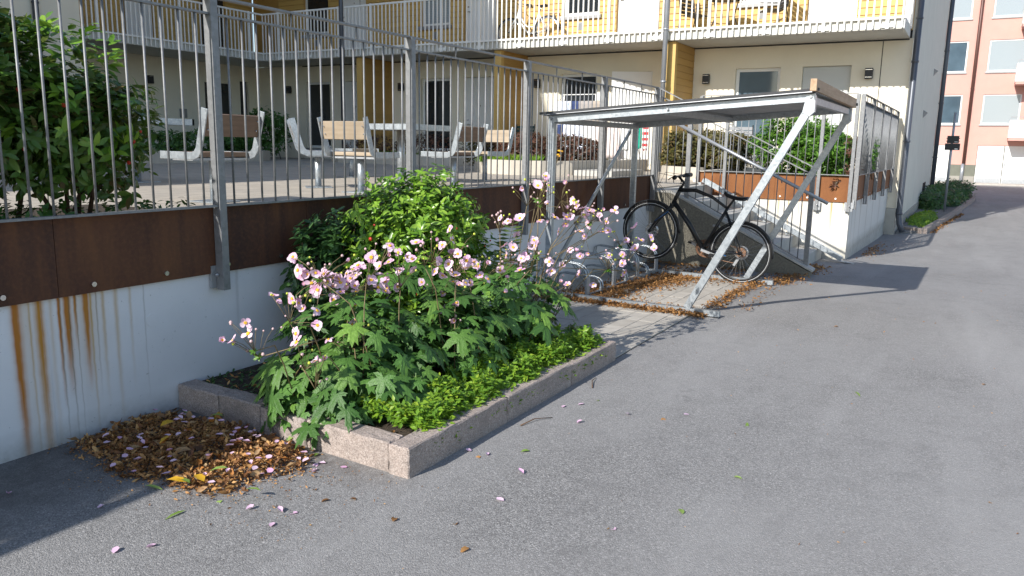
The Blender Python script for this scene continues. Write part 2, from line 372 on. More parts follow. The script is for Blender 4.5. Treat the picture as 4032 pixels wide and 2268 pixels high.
L_MID = leafmat('planter_shrub_leaf', G((0.056, 0.150, 0.017), (0.096, 0.225, 0.022), (0.136, 0.285, 0.031), (0.080, 0.180, 0.020)), .4, .35)
L_SHADE = leafmat('courtyard_leaf', G((0.036, 0.102, 0.019), (0.063, 0.153, 0.026), (0.090, 0.204, 0.032)), .45, .3)
L_FERN = leafmat('fern_leaf', G((.07, .115, .02), (.10, .15, .03)), .5, .35)
L_DRY = leafmat('dry_leaf', G((0.121, 0.049, 0.018), (0.276, 0.132, 0.045), (0.486, 0.256, 0.089), (0.648, 0.389, 0.149), (0.356, 0.171, 0.059), (0.194, 0.085, 0.030)), .7, .2)
L_DRYO = leafmat('dry_leaf_orange', G((0.146, 0.067, 0.023), (0.281, 0.134, 0.041), (0.374, 0.195, 0.065), (0.229, 0.112, 0.035)), .7, .2)
L_DRYB = leafmat('big_dry_leaf', G((.06, .022, .010), (.15, .065, .022), (.34, .20, .09), (.45, .31, .16), (.20, .075, .022), (.42, .17, .03), (.10, .04, .016)), .65, .2)
L_YEL = leafmat('yellow_leaf', G((.62, .36, .02), (.70, .42, .03)), .55, .25)
L_GRN = leafmat('fallen_green_leaf', G((.20, .32, .05), (.32, .45, .12)), .55, .25)
P_PINK = leafmat('anemone_petal', G((.80, .52, .69), (.84, .62, .76), (.87, .70, .81), (.74, .38, .60)), .55, .3, (.85, .55, .72), .25)
P_FALL = leafmat('fallen_petal', G((.74, .50, .66), (.80, .62, .74), (.68, .40, .60)), .55, .2, None, .25)
M_STAM = simple('stamen_yellow', (.80, .42, .02), .7, 0, .2, 300)
M_BUDG = simple('seed_head_green', (.45, .50, .06), .6, 0, .15, 80)
M_BUDP = simple('bud_pink', (.55, .38, .38), .6, 0, .15, 80)
M_STEM = simple('flower_stem', (.16, .12, .055), .6, 0, .25, 12)
M_STEMR = simple('twig_brown', (.10, .055, .03), .7, 0, .25, 20)
M_REDL = simple('berry_red', (.50, .035, .015), .4, 0, .2, 60)
# ================================================================ the setting
def gz(x): return 0 if x < 8 else -.25*min(1, (x-8)/9.5)**1.0
FL = .95                                        # terrace floor
xs = [-40, -10, 0, 4, 8] + [8+.95*k for k in range(1, 11)] + [20, 30, 60, 130]
V, Q = [], []
for x in xs:
    for y in (-70, -10, 6, 70): V.append((x, y, gz(x)))
for i in range(len(xs)-1):
    for j in range(3): Q.append((i*4+j, i*4+4+j, i*4+5+j, i*4+1+j))
mb = MB(); mb.v = V; mb.f = Q
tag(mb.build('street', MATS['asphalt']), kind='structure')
# terrace floor with its body
mb = MB().box(-16, 10.19, 3.96, 40, -.4, FL).box(10.19, 12.61, 3.72, 40, -.4, FL-.002).box(12.61, 18.4, 3.92, 40, -.4, FL+.002)
tag(mb.build('terrace_floor', M_TERR), kind='structure')
# paved strip beside the flower bed and under the shelter, laid slab by slab
pv = MB().prism([(5.10, -.2), (9.60, -.2), (9.60, gz(9.6)+.001), (8.0, .002), (5.10, .002)], 'y', 2.075, 3.752).build('pavement', M_SOIL); tag(pv, kind='structure')
slab = B(-.152, .152, -.0745, .0745, -.03, .0).mesh('paving_slab', M_PAVE, bevel=.003)
for i in range(14):
    for j in range(11):
        x = 5.26+i*.309; y = 2.155+j*.1535
        inst(slab, 'paving_slab', pv, (x, y, .012+gz(x)+random.uniform(-.001, .0015)), (random.uniform(-.004, .004), random.uniform(-.004, .004), 0))
# ---------------------------------------------------------------- retaining wall with weathering steel fascia
rw = thing('retaining_wall', 'pale painted concrete retaining wall with rust runs under dark weathering steel panels', 'wall', (1.3, 3.85, 0))
for (a, b_) in ((-12, 2.0498), (2.0502, 5.6), (5.6004, 10.19)):
    B(a, b_, 3.755, 3.955, -.15, 1.05).build('wall_section', M_WALL, rw)
B(2.040, 2.060, 3.7515, 3.7548, -.1, .733).build('form_joint', M_WALL, rw)
MB().tube([(2.62, 3.7545, .53), (2.62, 3.7525, .53)], .035, 20).build('plug', M_WALL, rw)
seams = [-12, -7.2, -5.4, -3.6, -1.46, .34, 2.12, 3.77, 5.55, 7.35, 9.1, 10.18]
bolt = MB().tube([(0, .0, 0), (0, -.014, 0)], .013, 10).mesh('bolt', M_CHROME, smooth=False)
for a, b_ in zip(seams[:-1], seams[1:]):
    pn = B(a+.0015, b_-.0015, 3.733, 3.754, .735, 1.118).build('steel_panel', M_CORT, rw)
    if b_ > 1.5:
        n = max(1, round((b_-a)/.43))
        for k in range(n):
            x = a+(k+.42)*(b_-a)/n
            inst(bolt, 'bolt', pn, (x, 3.733, .778))
# ---------------------------------------------------------------- railings
def railing(name, label, posts, fn, ztop, zmid, zbot, post_low, gap=.105, conn=2, group=None, loc=None, postrot=0, skip_first=False, bracket=True):
    """posts: distances along; fn(s, off, z) -> world point (off = outwards)"""
    t = thing(name, label, 'railing', loc or fn(posts[0], 0, zbot), group)
    o = ORG[t.name]
    ex = Vector(fn(1, 0, 0))-Vector(fn(0, 0, 0)); ang = math.atan2(ex.y, ex.x)
    pm = MB().box(-.024, .024, -.03, .03, 0, ztop-post_low).mesh('post', M_RAIL, bevel=.002)
    bm_ = MB().box(-.055, .055, .012, .03, -.0, .13).mesh('bracket', M_GALVD)
    bb = MB().ball((0, 0, 0), .011, 6, 4).mesh('bolt', M_GALVD)
    for s in posts:
        po = inst(pm, 'post', t, fn(s, 0, post_low), (0, 0, ang))
        if bracket:
            b1 = inst(bm_, 'bracket', t, fn(s, -.02, post_low+.01), (0, 0, ang))
            for dx in (-.04, .04): inst(bb, 'bolt', b1, fn(s+dx, -.004, post_low+.09))
    for a, b_ in zip(posts[:-1], posts[1:]):
        MB().bar(fn(a+.0, 0, ztop+.006), fn(b_, 0, ztop+.006), .042, .012).build('top_rail', M_RAIL, t)
        MB().bar(fn(a+.027, 0, zmid), fn(b_-.027, 0, zmid), .036, .011).build('upper_rail', M_RAIL, t)
        MB().bar(fn(a+.027, 0, zbot), fn(b_-.027, 0, zbot), .036, .012).build('bottom_rail', M_RAIL, t)
        n = max(1, round((b_-a)/gap)); L = zmid-zbot-.012
        key = ('bar', round(L, 3))
        if key not in CACHE: CACHE[key] = MB().tube([(0, 0, 0), (0, 0, L)], .0062, 8).mesh('baluster', M_RAIL, smooth=True)
        for k in range(1, n):
            inst(CACHE[key], 'baluster', t, fn(a+(b_-a)*k/n, 0, zbot+.006))
        Lc = ztop-zmid-.005; key = ('con', round(Lc, 3))
        if key not in CACHE: CACHE[key] = MB().tube([(0, 0, 0), (0, 0, Lc)], .0062, 8).mesh('spacer', M_RAIL, smooth=True)
        for k in range(1, conn+1): inst(CACHE[key], 'spacer', t, fn(a+(b_-a)*k/(conn+1), 0, zmid+.005))
    return t
CACHE = {}
front = [-5.87+1.785*k for k in range(10)]; front[-1] = 10.13
railing('terrace_railing', 'tall grey steel bar railing along the top of the retaining wall', front, lambda s, o, z: (s, 3.695-o, z), 2.255, 2.17, 1.126, .64, loc=(2, 3.7, 1.1))
pf = [0, .43, 1.84, 2.29]                      # planter front, from the stairs towards the street
railing('planter_railing', 'short grey bar railing on the front of the orange steel planter', pf, lambda s, o, z: (12.545+o, 3.83-s, z), 2.295, 2.205, 1.135, .60, loc=(12.55, 2.7, 1.1))
ps = [0, 1.38, 2.75, 4.2, 5.82]
railing('planter_railing', 'grey bar railing along the planter side wall, ending at the building', ps, lambda s, o, z: (12.575+s, 1.475+o, z), 2.29, 2.20, 1.135, .64, loc=(15.5, 1.48, 1.1))
# ---------------------------------------------------------------- stairs
st = thing('staircase', 'grey concrete stairs with a rough sloping side wall beside the bike shelter', 'stairs', (11.3, 2.6, -.1))
MB().prism([(1.63, -.3), (1.63, .0), (3.47, .895), (3.752, .895), (3.752, -.3)], 'x', 10.20, 10.41).build('cheek_wall', M_ROUGH, st)
MB().prism([(1.60, .003), (1.60, .028), (3.46, .925), (3.75, .925), (3.75, .898), (3.472, .898)], 'x', 10.195, 10.415).build('coping', M_STEP, st)
for k in range(6):
    z1 = -.105+.172*(k+1); y0 = 1.86+.345*k
    B(10.412, 12.585, y0, y0+(.36 if k < 5 else .5), z1-.30, z1-.0).build('step', M_STEP, st, bevel=.008)
# stair railing on the side wall
sr = thing('stair_railing', 'sloping grey bar railing with round handrail beside the concrete stairs', 'railing', (10.3, 2.7, .5))
XR = 10.3
zu = lambda y: 1.28+(y-1.70)*(2.262-1.28)/(3.73-1.70)
zb_ = lambda y: .126+(y-1.752)*(.88-.126)/(3.267-1.752)
for (y, z0, z1) in ((3.73, .86, 2.262), (3.28, .80, zu(3.28)), (1.70, .03, zu(1.70)+.0)):
    B(XR-.025, XR+.025, y-.028, y+.028, z0, z1).build('post', M_RAIL, sr)
    B(XR-.05, XR+.05, y-.05, y+.05, z0-.004, z0+.008).build('base_plate', M_GALVD, sr)
for dz, nm in ((.006, 'top_rail'), (-.088, 'upper_rail')):
    MB().bar((XR, 1.70, zu(1.70)+dz), (XR, 3.73, zu(3.73)+dz), .04, .012).build(nm, M_RAIL, sr)
MB().bar((XR, 1.73, zb_(1.73)), (XR, 3.25, zb_(3.25)), .036, .012).build('bottom_rail', M_RAIL, sr)
MB().bar((XR, 3.31, 1.02), (XR, 3.70, 1.02), .036, .012).build('bottom_rail', M_RAIL, sr)
for y in [1.70+.104*k for k in range(1, 20)]:
    if abs(y-3.28) < .04: continue
    z0 = zb_(y) if y < 3.28 else 1.02
    MB().tube([(XR, y, z0), (XR, y, zu(y)-.09)], .0062, 8).build('baluster', M_RAIL, sr, smooth=True)
MB().tube([(XR-.075, 3.43, 1.80), (XR-.075, 1.49, .855)], .021, 12).build('handrail', M_PIPEL, sr, smooth=True)
for k in range(6):
    y = 3.3-.31*k; z = 1.80+(y-3.43)*.487
    MB().tube([(XR-.075, y, z), (XR-.03, y, z-.05), (XR, y, z-.05)], .006, 6).build('handrail_bracket', M_RAIL, sr)
# wheel ramp lying over the steps
rp = thing('wheel_ramp', 'galvanised steel wheel channel laid down the stairs against the planter wall', 'ramp', (12.2, 2.4, 0))
q0, q1 = Vector((12.18, 3.62, .975)), Vector((12.18, 1.52, -.085))
dv = (q1-q0).normalized()
MB().bar(q0, q1, .11, .006, up=(0, 0, 1)).bar(q0+Vector((-.055, 0, .03)), q1+Vector((-.055, 0, .03)), .005, .06).bar(q0+Vector((.055, 0, .03)), q1+Vector((.055, 0, .03)), .005, .06).build('channel', M_GALV, rp)
MB().bar(q1, q1+Vector((0, -.17, -.02)), .12, .006).build('toe_plate', M_GALV, rp)
for k in range(6): MB().box(12.24, 12.40, 1.95+.345*k, 2.0+.345*k, .04+.172*k, .10+.172*k).build('bracket', M_GALV, rp)
# ---------------------------------------------------------------- raised planter block right of the stairs
pw = thing('planter_wall', 'cream concrete planter with orange rusty steel top band beside the stairs', 'wall', (12.7, 2.7, -.1))
B(12.60, 12.80, 1.53, 3.92, -.3, 1.0).build('front_wall', M_WALL2, pw)
B(12.802, 18.598, 1.532, 1.73, -.4, 1.0).build('side_wall', M_WALL3, pw)
t = NT('orange_weathering_steel'); n1 = t.noise(t.pos((1, 1, .4)), 4, 6); n2 = t.noise(t.pos(), 70, 3)
c = t.ramp(n1, [(.3, (.15, .052, .015)), (.7, (.27, .105, .03))]); c = t.mix(t.ramp(n2, [(.4, (0,)*3), (.7, (.35,)*3)]), c, (.14, .05, .015)); t.col(c); t.rough(.8)
M_CORT2 = t.m
for (a, b_) in ((1.512, 2.62), (2.623, 3.85)):
    pn = B(12.577, 12.598, a, b_, .735, 1.118).build('steel_panel', M_CORT2, pw)
    for k in range(3):
        inst(MB().tube([(0, 0, 0), (-.014, 0, 0)], .014, 10).mesh('bolt', M_WHITE), 'bolt', pn, (12.577, a+.22+k*.40, .785))
for k in range(4):
    a = 12.60+k*1.5
    pn = B(a+.002, a+1.498, 1.510, 1.530, .735, 1.118).build('steel_panel', M_CORT2, pw)
    for j in range(3): inst(bolt, 'bolt', pn, (a+.25+j*.5, 1.510, .785))
B(12.80, 18.59, 1.73, 3.9, .6, 1.03).build('soil_fill', M_SOIL, pw)
B(12.80, 18.59, 3.75, 3.90, .9, 1.13).build('back_kerb', M_CURB, pw)
# ================================================================ main apartment building (faces the camera side)
XF, ZS = 18.6, 3.78
def wall_cells(axis, c0, c1, u0, u1, z0, z1, holes, mat, parent, name='wall'):
    us = sorted({u0, u1, *[h[0] for h in holes], *[h[1] for h in holes]}); zs = sorted({z0, z1, *[z for h in holes for z in h[2:4] if z0 < z < z1]})
    mb = MB()
    for a, b_ in zip(us[:-1], us[1:]):
        run = None
        cells = []
        for c, d in zip(zs[:-1], zs[1:]):
            um, zm = (a+b_)/2, (c+d)/2
            solid = not any(h[0] < um < h[1] and h[2] < zm < h[3] for h in holes)
            if solid:
                if run is None: run = [c, d]
                else: run[1] = d
            elif run: cells.append(run); run = None
        if run: cells.append(run)
        for c, d in cells:
            if axis == 'x': mb.box(c0, c1, a, b_, c, d)
            else: mb.box(a, b_, c0, c1, c, d)
    return mb.build(name, mat, parent)
ab = thing('apartment_building', 'cream apartment block with yellow boarded upper floor and access gallery', 'building', (18.7, 9, 0))
units = [1.57, 6.02, 10.47, 14.92]
holes = []
for y0 in units:
    holes += [(y0+.91, y0+1.91, 1.0, 3.28), (y0+2.37, y0+3.37, 1.28, 3.28)]
wall_cells('x', XF, XF+.3, 1.35, 20.5, -.35, 3.78, holes, M_CREAM, ab, 'ground_floor_wall')
B(18.9, 19.0, 1.4, 20.4, .5, 9.5).build('inner_wall', M_DARKM, ab)
holes_u = []
for y0 in units:
    holes_u += [(y0+.91, y0+1.91, 3.97, 6.10), (y0+2.37, y0+3.37, 4.70, 6.10)]
wall_cells('x', XF+.025, XF+.3, 1.40, 20.5, 3.97, 6.5, holes_u, M_YEL2, ab, 'upper_backing_wall')
# yellow boards, one by one
for y0 in units:
    segs = [(y0+.02, y0+.90), (y0+1.92, y0+2.36), (y0+2.36, y0+3.38), (y0+3.38, y0+4.43)]
    for si, (a, b_) in enumerate(segs):
        nb = 4 if si == 2 else 13
        for k in range(nb):
            z = 4.0+k*.146
            h_ = .133
            MB().prism([(XF+.003, z), (XF+.024, z), (XF+.024, z+h_), (XF+.013, z+h_)], 'y', a, b_).build('board', M_YEL, ab)
B(XF-.02, XF+.02, 1.40, 1.55, 3.97, 6.5).build('corner_trim', M_WHITE, ab)
def window(parent, y0, y1, z0, z1, glassm, sill=True, x=XF, name='window', recess=.10, mullion=False):
    w = B(x+recess, x+recess+.06, y0, y0+.07, z0, z1).box(x+recess, x+recess+.06, y1-.07, y1, z0, z1).box(x+recess, x+recess+.06, y0+.07, y1-.07, z0, z0+.07).box(x+recess, x+recess+.06, y0+.07, y1-.07, z1-.07, z1)
    if mullion: w.box(x+recess, x+recess+.055, (y0+y1)/2-.03, (y0+y1)/2+.03, z0+.07, z1-.07)
    o = w.build(name, M_WINF, parent)
    B(x+recess+.02, x+recess+.035, y0+.07, y1-.07, z0+.07, z1-.07).build('pane', glassm, o)
    if sill: MB().prism([(x-.055, z0-.035), (x-.05, z0-.012), (x+recess, z0+.0), (x+recess, z0-.10), (x-.055, z0-.10)], 'y', y0-.06, y1+.06).build('sill', M_SILL, o)
    return o
def door(parent, y0, y1, z0, z1, m, x=XF, recess=.09, handle=True):
    d = B(x+recess, x+recess+.05, y0+.005, y1-.005, z0, z1-.005).build('door', m, parent)
    MB().box(x+recess-.035, x+recess, y1-.16, y1-.06, z0+1.0, z0+1.03).build('handle', M_CHROME, d)
    MB().ball((x+recess-.006, y1-.09, z0+1.14), .028, 8, 4).build('lock', M_CHROME, d)
    MB().ball((x+recess-.003, (y0+y1)/2, z0+1.52), .016, 6, 4).build('peephole', M_DARKM, d)
    return d
def lamp(y, z, x=XF, ax='x', cnt=[0]):
    lab = ['black box wall lamp at the gable end, right of the plain grey door', 'black box wall lamp left of the dark blue glass door by the bushes',
           'black box wall lamp above the row of hanging laundry', 'black box wall lamp beside the curtained glass door', 'black box wall lamp on the shaded wall right of a dark bush',
           'small black lamp on the shaded wing wall above the hedge'][cnt[0]]
    cnt[0] += 1
    if ax == 'x':
        t = thing('wall_lamp', lab, 'lamp', (x, y, z), 'wall lamps')
        MB().box(x-.035, x, y-.05, y+.05, z-.07, z+.07).build('mount', M_DARKM, t)
        MB().box(x-.14, x-.037, y-.075, y+.075, z-.11, z+.11).build('shade', M_DARKM, t, bevel=.008)
        MB().box(x-.143, x-.141, y-.068, y+.068, z-.082, z-.072).box(x-.143, x-.141, y-.068, y+.068, z+.072, z+.082).build('trim', M_CHROME, t)
    else:
        t = thing('wall_lamp', lab, 'lamp', (y, x, z), 'wall lamps')
        MB().box(y-.05, y+.05, x-.035, x, z-.07, z+.07).build('mount', M_DARKM, t)
        MB().box(y-.075, y+.075, x-.14, x-.037, z-.11, z+.11).build('shade', M_DARKM, t, bevel=.008)
        MB().box(y-.068, y+.068, x-.143, x-.141, z+.072, z+.082).build('trim', M_CHROME, t)
for i, y0 in enumerate(units):
    if i == 1:                                  # the open door, its dark opening behind
        o = B(XF+.02, XF+.07, y0+.91, y0+.97, 1.0, 3.28).box(XF+.02, XF+.07, y0+1.85, y0+1.91, 1.0, 3.28).build('door_frame', M_DOORW, ab)
        B(XF+.25, XF+.27, y0+.97, y0+1.85, 1.0, 3.25).build('hall', M_DOORG, o)
        d = MB(); a = R(24); hx, hy = XF-.005, y0+.93
        d.quadbox([(hx, hy, 1.02), (hx-.95*math.sin(a), hy+.95*math.cos(a), 1.02), (hx-.95*math.sin(a)+.045, hy+.95*math.cos(a)+.02, 1.02), (hx+.045, hy+.02, 1.02),
                   (hx, hy, 3.27), (hx-.95*math.sin(a), hy+.95*math.cos(a), 3.27), (hx-.95*math.sin(a)+.045, hy+.95*math.cos(a)+.02, 3.27), (hx+.045, hy+.02, 3.27)])
        d = d.build('door', M_DOORW, ab); tag(d, 'white door standing open')
    else: door(ab, y0+.91, y0+1.91, 1.0, 3.28, M_DOORG if i == 0 else M_DOORW)
    wn_ = window(ab, y0+2.37, y0+3.37, 1.28, 3.28, M_GLASSB if i == 0 else M_GLASS, sill=True)
    lamp(y0+4.02, 3.06)
    if i == 0: lamp(y0+.55, 3.09)
    d = door(ab, y0+.91, y0+1.91, 3.99, 6.10, M_DOORW)
    B(XF+.085, XF+.09, y0+1.18, y0+1.20, 3.99, 6.09).build('door_joint', M_SILL, d)
    window(ab, y0+2.37, y0+3.37, 4.70, 6.10, M_GLASS if i != 2 else M_BLIND)
    # projecting yellow fin between two homes
    if i > 0:
        fin = B(17.24, 18.598, y0-.09, y0+.06, FL, ZS-.012).build('fin_wall', M_YEL2, ab)
        for k in range(19):
            z = FL+.03+k*.146
            MB().prism([(y0-.106, z), (y0-.092, z), (y0-.092, z+.136), (y0-.1, z+.136)], 'x', 17.36, 18.59).build('board', M_YEL2, ab)
        B(17.215, 17.355, y0-.112, y0+.082, FL, ZS-.014).build('end_board', M_YEL, ab)
    mb = MB()                                   # wall vent with slots
    for k in range(7): mb.box(XF-.012, XF+.002, y0+2.86-.055, y0+2.86+.055, 4.36+k*.022, 4.372+k*.022)
    mb.box(XF-.004, XF+.002, y0+2.79, y0+2.93, 4.34, 4.53).build('vent', M_SILL, ab)
B(17.11, 18.6, 1.42, 18.46, ZS, 3.968).build('gallery_slab', M_SLAB, ab)
B(17.16, 18.58, 1.47, 18.4, ZS-.006, ZS+.004).build('gallery_soffit', M_SOFF, ab)
B(XF-.012, XF-.001, 1.42, 18.4, ZS-.035, ZS-.007).build('soffit_joint', M_DARKM, ab)
B(XF-.006, XF-.001, 1.9, 1.915, -.3, 3.74).build('wall_joint', M_DARKM, ab)
B(17.11, 18.6, 1.42, 18.46, 6.62, 6.80).build('upper_gallery_slab', M_SLAB, ab)
B(XF, XF+.3, 1.35, 20.5, 6.5, 9.6).build('top_floor_wall', M_YEL2, ab)
B(17.6, 33, 1.2, 32, 9.6, 9.8).build('roof', M_DARKM, ab)
B(18.902, 32.9, 1.35, 1.6, .02, 9.58).build('gable_wall', M_GREYR, ab)
B(18.602, 32.9, 1.33, 1.6, -.4, .02).build('gable_plinth', M_PLINTH, ab)
B(18.45, 18.6, 1.335, 1.53, -.4, .3).build('corner_plinth', M_PLINTH, ab)
for (x, z) in ((27.5, 3.9), (24.5, 2.55)):      # small hoods on the gable wall
    MB().prism([(1.30-.06, z-.02), (1.35, z+.05), (1.35, z-.16)], 'x', x-.09, x+.09).build('vent_hood', M_SILL, ab)
for k in range(3):
    B(28.2+k*.55, 28.28+k*.55, 1.325, 1.349, .0, .52).build('vent_slot', M_DARKM, ab)
# gallery railing: slotted white balusters, posts and brackets
gr = thing('gallery_railing', 'white baluster railing of the upper gallery on the cream building', 'railing', (17.1, 10, 3.8))
bal = B(-.012, .012, -.014, .014, 0, 1.26).mesh('baluster', M_WHITE)
post = B(-.025, .025, -.03, .03, 0, 1.33).mesh('post', M_WHITE)
brk = MB().box(-.012, .03, -.10, .10, 0, .075).mesh('bracket', M_WHITE)
n = 133
for k in range(n+1):
    y = 1.46+k*(18.42-1.46)/n
    if k % 9 == 2:
        inst(post, 'post', gr, (17.06, y, 3.78)); inst(brk, 'bracket', gr, (17.085, y, 3.81))
    inst(bal, 'baluster', gr, (17.06, y, 3.795))
B(17.04, 17.08, 1.44, 18.44, 5.055, 5.10).build('top_rail', M_WHITE, gr)
B(17.045, 17.078, 1.44, 18.44, 3.965, 4.005).build('bottom_rail', M_WHITE, gr)
for k in range(10):
    inst(bal, 'baluster', gr, (17.12+k*.15, 1.43, 3.795))
B(17.08, 18.58, 1.41, 1.45, 5.055, 5.10).build('top_rail', M_WHITE, gr)
B(17.08, 18.58, 1.415, 1.445, 3.965, 4.005).build('bottom_rail', M_WHITE, gr)
# ---------------------------------------------------------------- left wing
lw = thing('apartment_wing', 'shaded side wing of the cream block with its own gallery', 'building', (14, 20.6, 0))
wall_cells('y', 20.5, 20.8, 2, 18.9, .5, 3.78, [(17.95, 18.3, 1.0, 3.32), (16.6, 17.6, 1.0, 3.2)], M_CREAM, lw, 'ground_floor_wall')
B(16.6, 17.6, 20.6, 20.63, 1.0, 3.2).build('window', M_GLASS, lw); B(17.95, 18.3, 20.6, 20.63, 1.0, 3.32).build('window', M_GLASS, lw)
B(15.66, 15.9, 20.47, 20.5, 2.1, 2.36).build('vent_cover', M_SILL, lw)
B(11.2, 18.58, 20.5, 20.8, 3.97, 9.6).build('upper_wall', M_YEL2, lw)
for k in range(13):
    z = 4.0+k*.146
    for (a, b_) in ((12.15, 14.05), (14.95, 16.5), (17.5, 18.55)):
        MB().prism([(20.478, z), (20.499, z), (20.499, z+.138), (20.488, z+.138)], 'x', a, b_).build('board', M_YEL, lw)
for (a, b_) in ((14.1, 14.9),):
    B(a, b_, 20.46, 20.495, 3.98, 6.1).build('door', M_DOORW, lw)
B(16.6, 17.4, 20.46, 20.495, 3.98, 6.1).build('window', M_GLASS, lw)
B(11.5, 18.58, 18.47, 20.5, ZS, 3.968).build('gallery_slab', M_SLAB, lw)
B(11.3, 11.5, 18.4, 20.5, FL, 9.6).build('end_wall', M_CREAM, lw)
B(2, 11.3, 18.4, 18.7, FL-.1, 9.6).build('front_wall', M_CREAM, lw)
B(11.55, 12.1, 20.44, 20.495, 3.97, 9.5).build('white_panel', M_DOORW, lw)
B(11.5, 18.58, 18.47, 20.5, 6.62, 6.8).build('upper_gallery_slab', M_SLAB, lw)
g2 = thing('gallery_railing', 'white baluster railing of the shaded side wing gallery', 'railing', (14, 18.45, 3.8))
bal2 = B(-.014, .014, -.012, .012, 0, 1.26).mesh('baluster', M_WHITE)
for k in range(42):
    x = 11.56+k*.128
    inst(bal2, 'baluster', g2, (x, 18.43, 3.795))
    if k % 9 == 3: inst(post, 'post', g2, (x, 18.43, 3.78), (0, 0, math.pi/2))
B(11.5, 17.04, 18.41, 18.45, 5.055, 5.10).build('top_rail', M_WHITE, g2); B(11.5, 17.04, 18.412, 18.448, 3.965, 4.005).build('bottom_rail', M_WHITE, g2)
lamp(14.7, 3.12, 20.5, 'y')
# unseen blocks added off to the left to shade the back of the courtyard
sw = thing('courtyard_shade_block', 'unseen cream block added left of the terrace to shade the courtyard', 'building', (-5, 15, 0))
B(-16, 1.0, 11.8, 14.8, 0, 11.3).build('lower_block', M_CREAM, sw)
B(-16, 2.9, 14.802, 26, 0, 17).build('tall_block', M_CREAM, sw)
# downpipes
def downpipe(name, label, pts, r, m, clips=()):
    t = thing(name, label, 'downpipe', pts[-1])
    MB().tube(pts, r, 12).build('pipe', m, t, smooth=True)
    for (x, y, z) in clips: MB().tube([(x, y, z-.02), (x, y, z+.02)], r*1.18, 12).build('collar', m, t, smooth=True)
    return t
downpipe('downpipe', 'dark grey downpipe at the corner of the cream building, with a shoe', [(18.50, 1.27, 9.4), (18.50, 1.27, .15), (18.48, 1.24, -.02), (18.42, 1.17, -.17)], .06, M_PIPE, ((18.5, 1.27, 3.3), (18.5, 1.27, 4.15), (18.5, 1.27, .2), (18.5, 1.27, 1.7)))
downpipe('downpipe', 'dark downpipe at the far end of the grey gable wall', [(32.6, 1.26, 9.4), (32.6, 1.26, -.2)], .075, M_PIPE, ((32.6, 1.26, 3.2), (32.6, 1.26, 1.3), (32.6, 1.26, 5.0)))
downpipe('downpipe', 'pale grey downpipe running past the upper gallery beside a yellow fin', [(17.0, 6.02+.06, 9.4), (17.0, 6.02+.06, FL)], .055, M_PIPEL, ((17.0, 6.08, 4.0), (17.0, 6.08, 2.9)))
downpipe('downpipe', 'blue grey downpipe running down past the shaded gallery', [(17.0, 15.33, 9.4), (17.0, 15.33, FL)], .06, M_PIPE, ((17.0, 15.33, 4.0),))
downpipe('downpipe', 'grey downpipe on the plain white wall behind the tall shrub', [(10.45, 18.33, 9.4), (10.45, 18.33, FL)], .065, M_PIPE, ((10.45, 18.33, 4.4),))
# ================================================================ pink building across the far street
pk = thing('pink_building', 'pink rendered apartment building with white windows and white doors', 'building', (52, 0, -.3))
XP = 52
cols = [(.98, 2.15), (-1.85, -.03), (-4.8, -3.2), (3.6, 5.0), (6.4, 7.8)]
holes = []; wins = []
for (a, b_) in cols:
    for (z0, z1) in ((3.05, 4.67), (5.9, 7.58), (8.78, 10.4)):
        holes.append((a, b_, z0, z1)); wins.append((a, b_, z0, z1))
doors = [(1.30, 3.0), (-2.65, -.05)]
for (a, b_) in doors: holes.append((a, b_, -.22, 1.88))
wall_cells('x', XP, XP+.3, -16, 14, .80, 14, holes, M_PINK, pk, 'wall')
M_BAND = simple('grey_green_band', (.145, .15, .12), .85, 0, .1, 3); M_BASE = simple('concrete_base', (.28, .265, .235), .9, 0, .12, 3)
for (a, b_) in ((-16, -2.65), (-.05, 1.30), (3.0, 14)):
    B(XP-.01, XP+.3, a, b_, .16, .80).build('plinth_band', M_BAND, pk); B(XP-.03, XP+.3, a, b_, -.5, .16).build('plinth', M_BASE, pk)
B(XP+.32, XP+.4, -16, 14, -.4, 14).build('inner_wall', M_DARKM, pk)
B(XP-.6, XP+8, -16.3, 14.3, 14, 14.3).build('roof', M_DARKM, pk)
for i, (a, b_, z0, z1) in enumerate(wins):
    window(pk, a, b_, z0, z1, M_BLIND if (a < 0 and i != 5) or z0 > 8 else M_GLASSB, sill=True, x=XP, recess=.05)
for (a, b_) in doors:
    n = 2 if b_-a > 2 else 1
    for k in range(n):
        d = B(XP+.04, XP+.10, a+k*(b_-a)/n+.02, a+(k+1)*(b_-a)/n-.02, -.2, 1.87).build('door', M_WHITE, pk)
        B(XP+.03, XP+.039, a+k*(b_-a)/n+.06, a+(k+1)*(b_-a)/n-.06, -.18, .07).build('kick_plate', M_GALVD, d)
    hy = (a+b_)/2-.08 if n == 2 else b_-.15
    B(XP+.0, XP+.038, hy-.035, hy+.035, .75, .95).build('handle', M_GALVD, d)
for z0 in (2.15, 5.1, 8.05):                    # white balcony boxes
    bb_ = B(XP-1.35, XP, -4.9, -1.42, z0, z0+.14).build('balcony_slab', M_PINK, pk)
    B(XP-1.38, XP-1.33, -4.9, -1.40, z0+.14, z0+1.08).box(XP-1.33, XP, -1.45, -1.40, z0+.14, z0+1.08).build('balcony_front', M_WHITE, pk)
    MB().tube([(XP-1.36, -1.44, z0+1.08), (XP-1.36, -1.44, z0+1.25), (XP-1.36, -4.8, z0+1.25)], .02, 6).build('balcony_rail', M_GALVD, pk)
downpipe('downpipe', 'brown downpipe on the pink wall with a pale foot section', [(XP-.09, .55, 14), (XP-.09, .55, .85)], .085, M_PIPEB, ((XP-.09, .55, 5.0),))
downpipe('downpipe', 'pale grey foot section of the downpipe on the pink wall', [(XP-.10, .58, .85), (XP-.10, .58, -.2)], .09, M_PIPEL)
